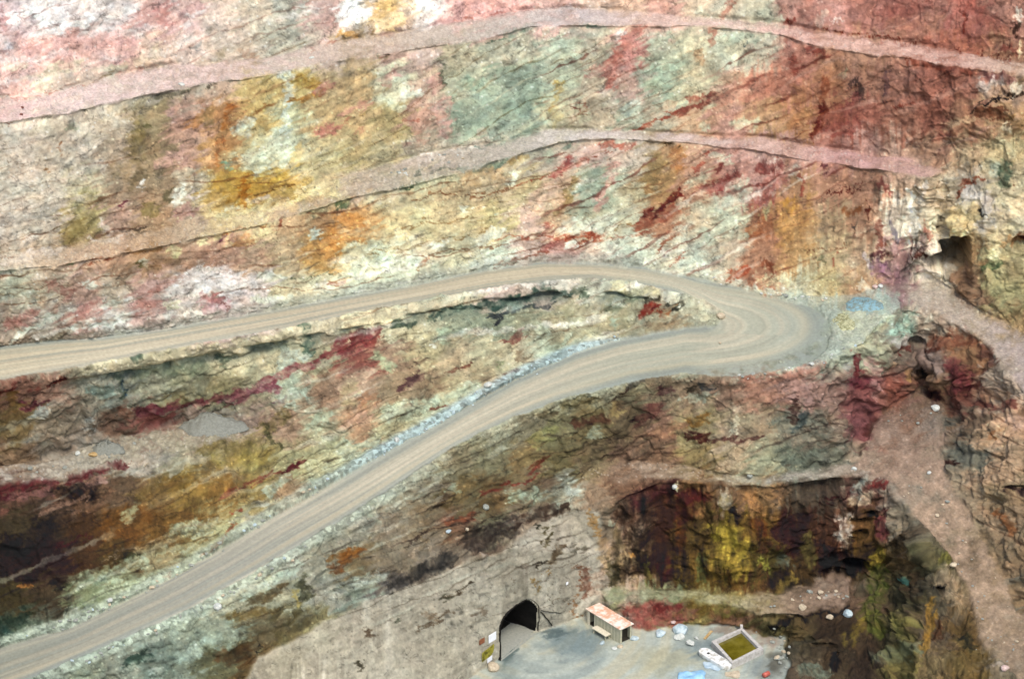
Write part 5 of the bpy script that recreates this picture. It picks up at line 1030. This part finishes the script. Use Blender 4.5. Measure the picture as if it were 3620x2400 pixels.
boxes("corner_post", [(0, .42, 0, .09, 0, HT)], W_POST, hut)
boxes("door_frame", [(LEN - .1, LEN - .003, .1, .3, 0, HT - .004), (LEN - .1, LEN - .003, WID - .3, WID - .1, 0, HT - .004), (LEN - .1, LEN - .003, .3, WID - .3, 1.85, HT - .004)], W_WALL, hut)
boxes("floor", [(.1, LEN - .12, .1, WID - .1, .01, .06)], W_DARK, hut)
boxes("partition", [(LEN - .75, LEN - .68, .1, WID - .1, .06, HT - .01)], W_DARK, hut)
boxes("partition", [(1.7, 1.77, .1, WID - .1, .06, HT - .01)], W_DARK, hut)
rf = boxes("roof", [(-.16, LEN + .16, -.2, WID + .16, HT + .004, HT + .09)], W_ROOF, hut)
boxes("roof_batten", [(x, x + .05, -.21, WID + .17, HT + .092, HT + .115) for x in np.linspace(.2, LEN - .3, 6)], W_ROOF, rf, 0)

bn = thing("bench", "pale plank bench standing against the front of the timber hut", "bench", tuple(fl_ * [1, 1, 0] + np.array([math.cos(ang), math.sin(ang), 0]) * 2.0), ang)
boxes("seat", [(0, 2.6, -1.02, -.12, .66, .76)], W_POST, bn)
for x_l in (.18, 2.3):
    for y_l in (-.92, -.34):
        boxes("leg", [(x_l, x_l + .12, y_l, y_l + .12, 0, .66)], W_WALL, bn)

# ------------------------------------------------------------------ water basin and the things beside it
def quad_frame(c4, w, z0, z1):
    """wall prisms along the four sides of a quadrilateral"""
    c4 = [np.array(c[:2]) for c in c4]; cen = sum(c4) / 4
    inner = [c + (cen - c) / np.linalg.norm(cen - c) * w * 1.42 for c in c4]
    out = []
    for k in range(4):
        a, b, c, d = c4[k], c4[(k + 1) % 4], inner[(k + 1) % 4], inner[k]
        v = [(*a, z0), (*b, z0), (*c, z0), (*d, z0), (*a, z1), (*b, z1), (*c, z1), (*d, z1)]
        f = [(4, 5, 6, 7), (0, 1, 5, 4), (2, 3, 7, 6), (1, 2, 6, 5), (3, 0, 4, 7), (3, 2, 1, 0)]
        out.append((v, f))
    return out, inner


RIM = .85
cor = [at(2623, 2217, RIM), at(2699, 2290, RIM), at(2588, 2343, RIM), at(2515, 2265, RIM)]
cen = sum(cor) / 4
basin = thing("water_basin", "square concrete basin with thick pale walls holding olive green water", "basin", (cen[0], cen[1], 0))
loc = [c - np.array([cen[0], cen[1], 0]) for c in cor]
fr4, inner = quad_frame(loc, .42, -.2, RIM)
for v, f in fr4:
    mesh_obj("wall", v, f, W_CONC, basin)
inn = [(*p, RIM - .42) for p in inner]
mesh_obj("water", inn, [(0, 1, 2, 3)], W_WATER, basin)
boxes("pipe_stub", [(loc[0][0] - .22, loc[0][0] + .12, loc[0][1] - .02, loc[0][1] + .35, 0, RIM + .25)], W_CONC, basin)


def capsule_tub(name, L, R, H, mat, parent, rim=.16, depth=.5):
    """a long tub with rounded ends: outer wall, rim and hollow"""
    prof = []
    n = 10
    for k in range(n + 1):
        a = math.pi / 2 + math.pi * k / n; prof.append((-L / 2 + math.cos(a), math.sin(a)))
    for k in range(n + 1):
        a = -math.pi / 2 + math.pi * k / n; prof.append((L / 2 + math.cos(a), math.sin(a)))
    rings = []
    for r, z in [(R * .86, 0), (R * .97, H * .4), (R, H * .92), (R * .98, H), (R - rim, H), (R - rim * 1.1, H - depth), ]:
        ring = []
        for (x, y) in prof:
            sx_ = L / 2 if x > 0 else -L / 2
            base = sx_ if abs(x) >= L / 2 - 1e-6 else x
            ring.append((base + (x - base) * r, y * r, z))
        rings.append(ring)
    v = [p for r in rings for p in r]; m = len(prof)
    f = []
    for k in range(len(rings) - 1):
        for i in range(m):
            f.append((k * m + i, k * m + (i + 1) % m, (k + 1) * m + (i + 1) % m, (k + 1) * m + i))
    f.append(tuple(range(m))[::-1]); f.append(tuple((len(rings) - 1) * m + i for i in range(m)))
    return mesh_obj(name, v, f, mat, parent, False)


t0 = at(2486, 2298, .55); t1 = at(2572, 2350, .55); tm = (t0 + t1) / 2; td = t1 - t0
tub = thing("trough", "long white rounded tank lying along the left side of the concrete basin", "trough", (tm[0], tm[1], 0.02), math.atan2(td[1], td[0]))
capsule_tub("tub", float(np.hypot(td[0], td[1])) * .86, .75, .6, W_WHITE, tub, .16, .07)
boxes("inlet_pipe", [(-1.35, -1.1, -.14, .14, .3, .64)], W_IRON, tub)


def sheet(name, u, v, du_, dv_, mat, label, cat, z=.05, amp=.25, seed=1, lift=0.0):
    n = 16
    c = at(u, v, 0)
    vs_, fs_ = [], []
    r_ = np.random.default_rng(seed)
    ph = r_.uniform(0, 6, 6)
    for side in (0, 1):
        for j in range(n):
            for i in range(n):
                a = (i / (n - 1) - .5) * 2; b = (j / (n - 1) - .5) * 2
                w = 1 + .18 * math.sin(3 * math.atan2(b, a) + ph[0]) + .1 * math.sin(5 * math.atan2(b, a) + ph[1])
                zz_ = z + amp * (max(0, 1 - (a * a + b * b) * .6)) * (.6 + .4 * math.sin(4 * a + ph[2]) * math.sin(5 * b + ph[3])) + .04 * math.sin(11 * a + ph[4] + 3 * b)
                s = math.sqrt(1 - .4 * min(1, a * a * b * b))
                vs_.append((a * du_ * w * s, b * dv_ * w * s, max(zz_, .03) + side * .02 + lift))
    for j in range(n - 1):
        for i in range(n - 1):
            k = j * n + i
            fs_.append((k, k + 1, k + n + 1, k + n)); k += n * n
            fs_.append((k, k + n, k + n + 1, k + 1))
    ring = [i for i in range(n)] + [n * j + n - 1 for j in range(1, n)] + [n * (n - 1) + i for i in range(n - 2, -1, -1)] + [n * j for j in range(n - 2, 0, -1)]
    for a, b in zip(ring, ring[1:] + ring[:1]):
        fs_.append((a, a + n * n, b + n * n, b))
    o = mesh_obj(name, vs_, fs_, mat, None, True)
    o.location = (c[0], c[1], 0)
    return tag(o, label, cat)


sheet("tarpaulin", 2448, 2398, 1.6, 1.6, W_BLUE, "crumpled bright blue tarpaulin on the grey pit floor", "tarpaulin", amp=.5, seed=4)
sheet("plastic_sheet", 2522, 2352, 1.1, 1.0, W_PALEB, "flat pale blue plastic sheet beside the white trough", "sheet", amp=.12, seed=9)
sheet("plastic_sheet", 2592, 2384, .9, .7, W_TROCK, "beige sheet lying in front of the concrete basin", "sheet", amp=.15, seed=14)
c_ = at(2503, 2245, 0.02)
pl = boxes("plank", [(-1.05, 1.05, -.16, .16, 0, .14)], W_OROCK, None)
pl.location = tuple(c_); pl.rotation_euler = (0, 0, math.radians(62)); tag(pl, "short yellow timber plank lying behind the white trough", "plank")
c_ = at(2708, 2390, 0.02)
cn = thing("barrel", "small dented red barrel lying right of the concrete basin", "barrel", tuple(c_), .7)
vv_, ff_ = [], []
for k, (x, r) in enumerate([(-.45, 0.0), (-.45, .27), (-.4, .3), (-.15, .29), (-.13, .31), (.13, .31), (.15, .29), (.4, .3), (.45, .27), (.45, 0.0)]):
    vv_ += [(x, r * math.cos(a), .31 + r * math.sin(a)) for a in np.linspace(0, 2 * math.pi, 14, False)]
for k in range(9):
    ff_ += [(k * 14 + i, k * 14 + (i + 1) % 14, (k + 1) * 14 + (i + 1) % 14, (k + 1) * 14 + i) for i in range(14)]
mesh_obj("drum", vv_, ff_, stuff_mat("red_paint", "b05040", "e08070", 3, .5, .62), cn, True)

# ------------------------------------------------------------------ tunnel
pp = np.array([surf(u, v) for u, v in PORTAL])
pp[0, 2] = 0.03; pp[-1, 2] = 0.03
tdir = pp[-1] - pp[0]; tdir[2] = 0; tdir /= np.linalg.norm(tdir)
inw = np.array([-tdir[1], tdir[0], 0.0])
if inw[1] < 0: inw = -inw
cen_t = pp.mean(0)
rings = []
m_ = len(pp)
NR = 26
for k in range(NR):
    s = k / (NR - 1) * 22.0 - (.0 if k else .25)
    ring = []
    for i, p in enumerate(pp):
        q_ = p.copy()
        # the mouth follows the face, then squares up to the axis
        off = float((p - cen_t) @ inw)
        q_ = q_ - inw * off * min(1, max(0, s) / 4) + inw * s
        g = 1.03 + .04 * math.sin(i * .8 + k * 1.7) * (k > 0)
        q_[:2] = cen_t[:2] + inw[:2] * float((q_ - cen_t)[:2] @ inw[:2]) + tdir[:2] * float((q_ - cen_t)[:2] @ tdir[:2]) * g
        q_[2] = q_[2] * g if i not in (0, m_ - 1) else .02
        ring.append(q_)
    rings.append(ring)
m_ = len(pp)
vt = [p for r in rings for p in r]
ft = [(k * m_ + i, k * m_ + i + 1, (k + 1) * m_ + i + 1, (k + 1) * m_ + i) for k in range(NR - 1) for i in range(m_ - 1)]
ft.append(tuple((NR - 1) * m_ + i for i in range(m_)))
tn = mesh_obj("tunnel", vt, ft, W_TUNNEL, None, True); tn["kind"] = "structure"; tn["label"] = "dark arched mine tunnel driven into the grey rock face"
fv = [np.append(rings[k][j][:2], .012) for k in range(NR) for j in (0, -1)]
tf = mesh_obj("tunnel_floor", fv, [(2 * k, 2 * k + 1, 2 * k + 3, 2 * k + 2) for k in range(NR - 1)], stuff_mat('pale_gravel', '9ca096', 'b4b6a8', 3)); tf.data.materials.append(stuff_mat('shaded_floor', '24221e', '3a362e', 1.5, k=.3)); tf.data.polygons.foreach_set('material_index', [int(k > 3) for k in range(NR - 1)]); tf["kind"] = "structure"; tf["label"] = "gravel floor of the mine tunnel"  # inner stretch coloured near black: the tunnel's shade painted on the floor


# ------------------------------------------------------------------ boards fixed to the rock left of the tunnel
def board(u, v, w, hgt, mat, name, label, cat, stand=.16):
    p = surf(u, v); n = snorm(u, v); n[2] *= .3; n /= np.linalg.norm(n)
    o = thing(name, label, cat, tuple(p + n * stand), math.atan2(n[1], n[0]) + math.pi / 2)
    boxes("panel", [(-w / 2, w / 2, -.03, .03, -hgt / 2, hgt / 2)], mat, o)
    for x_b in (-w * .3, w * .3 - .06):
        boxes("bracket", [(x_b, x_b + .06, .031, .6, -.04, .04)], W_IRON, o, 0)
    return o


board(1737, 2251, 1.35, 1.1, W_WSIGN, "sign_board", "blank white board fixed to the rock left of the tunnel mouth", "sign")
board(1700, 2264, .9, .7, W_RUST, "sign_board", "small rusty red board fixed to rock left of the white one", "sign")
board(1722, 2303, 2.6, 1.25, W_YSIGN, "sign_board", "wide olive yellow board low on the rock beside the tunnel", "sign")
board(1726, 2326, 1.0, .6, W_WSIGN, "sign_board", "small white plate under the yellow board beside the tunnel", "sign")
board(2000, 2058, .36, .36, W_WSIGN, "marker_plate", "tiny white marker plate high on the smooth grey face", "marker")


def tube(name, pts_, r, mat, label, cat):
    v, f = [], []
    pts_ = [np.asarray(p, float) for p in pts_]
    for k, p in enumerate(pts_):
        t = pts_[min(k + 1, len(pts_) - 1)] - pts_[max(k - 1, 0)]; t /= np.linalg.norm(t)
        a = np.cross(t, [.3, .5, .81]); a /= np.linalg.norm(a); b = np.cross(t, a)
        v += [p + r * (a * math.cos(q) + b * math.sin(q)) for q in np.linspace(0, 2 * math.pi, 8, False)]
    for k in range(len(pts_) - 1):
        f += [(k * 8 + i, k * 8 + (i + 1) % 8, (k + 1) * 8 + (i + 1) % 8, (k + 1) * 8 + i) for i in range(8)]
    f += [tuple(range(8))[::-1], tuple((len(pts_) - 1) * 8 + i for i in range(8))]
    return tag(mesh_obj(name, v, f, mat, None, True), label, cat)


def on_face(uv, lift=.12):
    out = []
    for (a, b), (c, d) in zip(uv, uv[1:]):
        for t in np.linspace(0, 1, 5)[:-1]:
            out.append(surf(a + (c - a) * t, b + (d - b) * t) + snorm(a + (c - a) * t, b + (d - b) * t) * lift)
    out.append(surf(*uv[-1]) + snorm(*uv[-1]) * lift)
    return out


tube("pipe", on_face([(1908, 2156), (1930, 2182), (1950, 2207)]), .08, W_IRON, "dark pipe slanting down the rock right of the tunnel", "pipe")
tube("cable", on_face([(1906, 2152), (1940, 2160), (1980, 2163)]), .045, W_IRON, "dark cable running level along the rock right of the tunnel", "cable")


# ------------------------------------------------------------------ rocks
def rock_mesh(name, seed, mat, flat=.7, detail=2):
    import bmesh
    bm = bmesh.new(); bmesh.ops.create_icosphere(bm, subdivisions=detail, radius=1)
    r_ = np.random.default_rng(seed)
    cuts = [(lambda d: d / np.linalg.norm(d))(r_.normal(size=3)) for _ in range(9)]; lim = r_.uniform(.55, .95, 9)
    for v in bm.verts:
        p = np.array(v.co)
        for c, l in zip(cuts, lim):
            d = p @ c
            if d > l: p = p - c * (d - l)
        v.co = Vector((p[0] * 1.15, p[1] * .95, p[2] * flat))
    me = bpy.data.meshes.new(name); bm.to_mesh(me); bm.free(); me.materials.append(mat)
    return me


def rock(u, v, size, mat, label, seed, name="boulder", cat="boulder", flat=.75):
    o = bpy.data.objects.new(name, rock_mesh(name, seed, mat, flat))
    COL.objects.link(o)
    p = surf(u, v)
    o.location = tuple(p + np.array([0, 0, size * flat * .45])); o.scale = (size, size, size); o.rotation_euler = (0, 0, seed * 1.3)
    return tag(o, label, cat)


BOULDERS = [
    (2332, 2240, .80, W_BROCK, "white flat topped boulder left of the twin boulders on the pit floor", .5),
    (2404, 2231, 1.05, W_BROCK, "largest bluish white boulder at the foot of the red rubble slope", .6),
    (2400, 2252, .7, W_WROCK, "white boulder in front of the largest bluish one", .6),
    (2438, 2275, .55, W_WROCK, "white boulder between the twin boulders and the trough", .8),
    (2241, 2255, .55, W_BROCK, "low white boulder right beside the hut's open end", .5),
    (2379, 2200, .36, W_PROCK, "small pinkish boulder on the foot of the red rubble", .8),
    (2461, 2256, .28, W_WROCK, "smallest white stone near the yellow plank", .8),
    (2127, 2271, .40, W_BROCK, "pale stone under the left end of the hut's bench", .6),
    (2171, 2290, .38, W_WROCK, "white stone at the front corner of the hut", .6),
    (2191, 2284, .36, W_TROCK, "beige stone nearest the hut's right doorway", .6),
    (1741, 2363, .85, W_TROCK, "big beige boulder at the foot of the rock below the yellow board", .8),
    (3302, 1448, .55, W_WROCK, "bright white boulder at the top of the brown ramp", .9),
    (2834, 2150, .55, W_TROCK, "pale beige boulder on the ledge left of the other two", .9),
    (2996, 2170, .62, W_BROCK, "bluish white boulder below the broken ledge near the gully", .8),
    (2930, 2172, .45, W_TROCK, "sandy boulder between two paler ones under the ledge", .8),
    (2388, 1724, .38, W_WROCK, "white stone on the lip of the dark stained face", 1.0),
    (1714, 1370, .50, W_WROCK, "largest white rock in the bluish rubble beside the lower road", .8),
    (1400, 1558, .42, W_WROCK, "white rock at the lower end of the bluish rubble", .8),
    (2548, 1122, .60, W_TROCK, "cream boulder on the point inside the hairpin", .7),
    (3090, 1018, .42, W_PROCK, "pinkish white rock by the wall beyond the hairpin", .7),
    (3112, 1016, .36, W_WROCK, "paler of two rocks by the wall beyond the hairpin", .7),
    (532, 2078, .42, W_TROCK, "cream stone at the inner edge of the lower road", .7),
    (385, 2124, .34, W_WROCK, "whitish stone left of the cream one on the road's edge", .7),
    (328, 1610, .50, W_OROCK, "ochre rock lying on the grey rubble shelf", .6),
    (272, 1608, .36, W_WROCK, "small white rock left of the ochre one on the shelf", .7),
    (1716, 1796, .42, W_GROCK, "grey boulder on the slope above the grey rock face", .9),
    (1573, 1886, .34, W_BROCK, "pale stone on the rubble ledge above the grey face", .7),
    (1632, 1880, .30, W_TROCK, "beige stone on the rubble ledge above the grey face", .7),
    (3019, 1662, .32, W_WROCK, "white stone where the bench meets the brown ramp", 1.0),
    (2650, 1688, .40, W_GROCK, "pale block on the middle of the narrow bench", .9),
    (640, 301, .40, W_WROCK, "white rock on the outer part of the top bench path", .6),
    (1100, 204, .34, W_WROCK, "small white rock at the right on the top bench path", .6),
    (78, 384, .2, W_DROCK, "dark red rock on the left end of the top bench path", .7),
    (74, 405, .2, W_DROCK, "lower of two dark red rocks on the top bench path", .7),
    (768, 2146, .55, W_WROCK, "white rock in the pale rubble outside the lower road", .8),
    (3360, 2010, .45, W_TROCK, "sandy rock on the left edge of the brown ramp", .7),
    (3283, 1669, .30, W_WROCK, "white stone lying in the middle of the brown ramp", .7),
    (2545, 1212, .22, W_TROCK, "small pale stone on the inside of the bend", .7),
    (3552, 2385, .5, W_PROCK, "pinkish rock in the rubble at the foot of the ramp", .8),
    (660, 753, .0, W_WROCK, "", .7),
]
for k, (u, v, s, mt, lb, fl__) in enumerate(BOULDERS):
    if s > 0:
        rock(u, v, s, mt, lb, 100 + k, flat=fl__)

# loose rocks along the edges of the haul road: copies of a few shapes
protos = [rock_mesh("rock", 300 + k, m, .75, 1) for k, m in enumerate([W_BROCK, W_WROCK, W_GROCK, W_TROCK, W_BROCK, W_GROCK])]
r_ = np.random.default_rng(21)


def scatter_rocks(uv, n, off, smin, smax, label, group, kinds):
    d = [0.0]
    for a, b in zip(uv, uv[1:]):
        d.append(d[-1] + math.hypot(a[0] - b[0], a[1] - b[1]))
    for _ in range(n):
        s = r_.uniform(0, d[-1]); u = np.interp(s, d, [a for a, _ in uv]) + r_.normal(0, off); v = np.interp(s, d, [b for _, b in uv]) + r_.normal(0, off * .7)
        if not (0 < u < 3620 and 0 < v < 2400):
            continue
        sz = r_.uniform(smin, smax) * (1 if r_.random() < .85 else 1.6)
        o = bpy.data.objects.new("rock", protos[int(r_.choice(kinds))]); COL.objects.link(o)
        p = surf(u, v); o.location = tuple(p + np.array([0, 0, sz * .25])); o.scale = (sz, sz * r_.uniform(.7, 1.1), sz * r_.uniform(.7, 1.1)); o.rotation_euler = (r_.uniform(-.3, .3), r_.uniform(-.3, .3), r_.uniform(0, 6.3))
        tag(o, label, "rock", group)


scatter_rocks([(2182, 1190), (1977, 1262), (1824, 1335), (1670, 1420), (1517, 1505), (1363, 1588), (1210, 1680)], 50, 11, .10, .22, "loose bluish white rock in the rubble bank along the inside of the lower road", "rocks banked along the inside of the lower road", [0, 5, 4, 0, 2])
scatter_rocks([(1210, 1685), (972, 1815), (767, 1940), (512, 2078), (256, 2200), (0, 2275)], 45, 14, .11, .24, "loose pale rock in the rubble along the lower road's inner edge further left", "rocks along the inner edge of the lower road on the left", [5, 2, 3, 2, 0])
scatter_rocks([(1100, 1925), (921, 2020), (760, 2120), (560, 2225), (409, 2285), (200, 2385)], 35, 12, .11, .24, "loose pale rock along the outer drop of the lower road", "rocks along the outer edge of the lower road", [5, 2, 5, 0, 3])
scatter_rocks([(2600, 1336), (2760, 1312), (2870, 1292), (2950, 1262), (3040, 1212)], 18, 8, .12, .24, "small pale rock along the outer shoulder of the hairpin", "rocks along the outside of the hairpin", [0, 1, 2])
scatter_rocks([(2500, 985), (2640, 1020), (2720, 1044), (2860, 1058), (2960, 1045)], 18, 8, .15, .3, "pale rock fallen at the foot of the wall behind the hairpin", "rocks at the foot of the wall behind the hairpin", [1, 2, 3])


scatter_rocks([(3200, 1420), (3220, 1520), (3200, 1640), (3280, 1760), (3380, 1900), (3450, 2040), (3520, 2200), (3600, 2340)], 36, 42, .09, .22, "small stone strewn over the brown dirt ramp", "stones strewn over the brown ramp", [2, 3, 5, 2])
scatter_rocks([(1380, 620), (1480, 592), (1560, 570), (1660, 560)], 20, 14, .12, .3, "pale block in the rubble midway along the second bench path", "blocks of rubble on the second bench path", [2, 5, 3, 1])
scatter_rocks([(20, 1680), (220, 1650), (420, 1600), (600, 1550), (800, 1520)], 22, 16, .10, .24, "small stone on the rubble shelf between the two roads", "stones on the rubble shelf", [2, 3, 5])
scatter_rocks([(2720, 2130), (2850, 2110), (2940, 2100), (2990, 2110)], 16, 14, .12, .3, "stone in the spill at the right end of the olive ledge", "stones at the right end of the olive ledge", [2, 3, 5])


scatter_rocks([(2700, 2245), (2755, 2262), (2775, 2320), (2775, 2390)], 26, 16, .14, .42, "dull rock in the debris at the right edge of the pit floor", "rocks at the right edge of the pit floor", [2, 3, 5, 2])


# ------------------------------------------------------------------ heaps
def heap(u, v, ru, rv, hgt, mat, name, label, cat, seed, cone=True):
    """a pile of loose material sitting on the surface"""
    p0 = surf(u, v); n = 34
    vv, ff = [], []
    for j in range(13):
        q = j / 12
        for i in range(n):
            a = 2 * math.pi * i / n
            w = 1 + .10 * math.sin(3 * a + seed) + .06 * math.sin(7 * a + 2 * seed)
            x = ru * q * w * math.cos(a); y = rv * q * w * math.sin(a)
            z = hgt * ((1 - q) if cone else (1 - q * q)) + .05 * hgt * math.sin(9 * a + 5 * j + seed) * (0 < j < 12) - .25 * (j == 12)
            jit = r_.normal(0, 1, 3) * (.045 + .02 * hgt) * (0 < j < 12)
            vv.append((x + jit[0], y + jit[1], z + jit[2]))
    for j in range(12):
        for i in range(n):
            ff.append((j * n + i, j * n + (i + 1) % n, (j + 1) * n + (i + 1) % n, (j + 1) * n + i))
    o = mesh_obj(name, vv, ff, mat, None, True); o.location = tuple(p0)
    return tag(o, label, cat)


heap(737, 1506, 4.2, 2.8, 1.9, W_GRAVEL, "gravel_heap", "blue grey cone of gravel on the rubble shelf between the roads", "gravel heap", 1)
heap(376, 1588, 2.0, 1.5, 1.1, W_GRAVEL, "gravel_heap", "smaller low blue grey gravel heap further left on the shelf", "gravel heap", 2)
heap(3052, 1074, 2.5, 2.2, .45, W_BLUEORE, "ore_heap", "heap of bright blue broken ore beyond the hairpin", "ore heap", 3, False)
heap(2978, 1135, 1.6, 2.6, .3, W_YELORE, "ore_heap", "low olive yellow heap of broken ore left of the blue one", "ore heap", 4, False)

# the country around the pit
big = mesh_obj("ground", [(-2500, -2500, -9), (2500, -2500, -9), (2500, 2500, -9), (-2500, 2500, -9)], [(0, 1, 2, 3)], stuff_mat("pit_dust", "9c9080", "b4a894", .02, .95, .62, 0))
big["kind"] = "structure"; big["label"] = "dusty ground surrounding the pit"
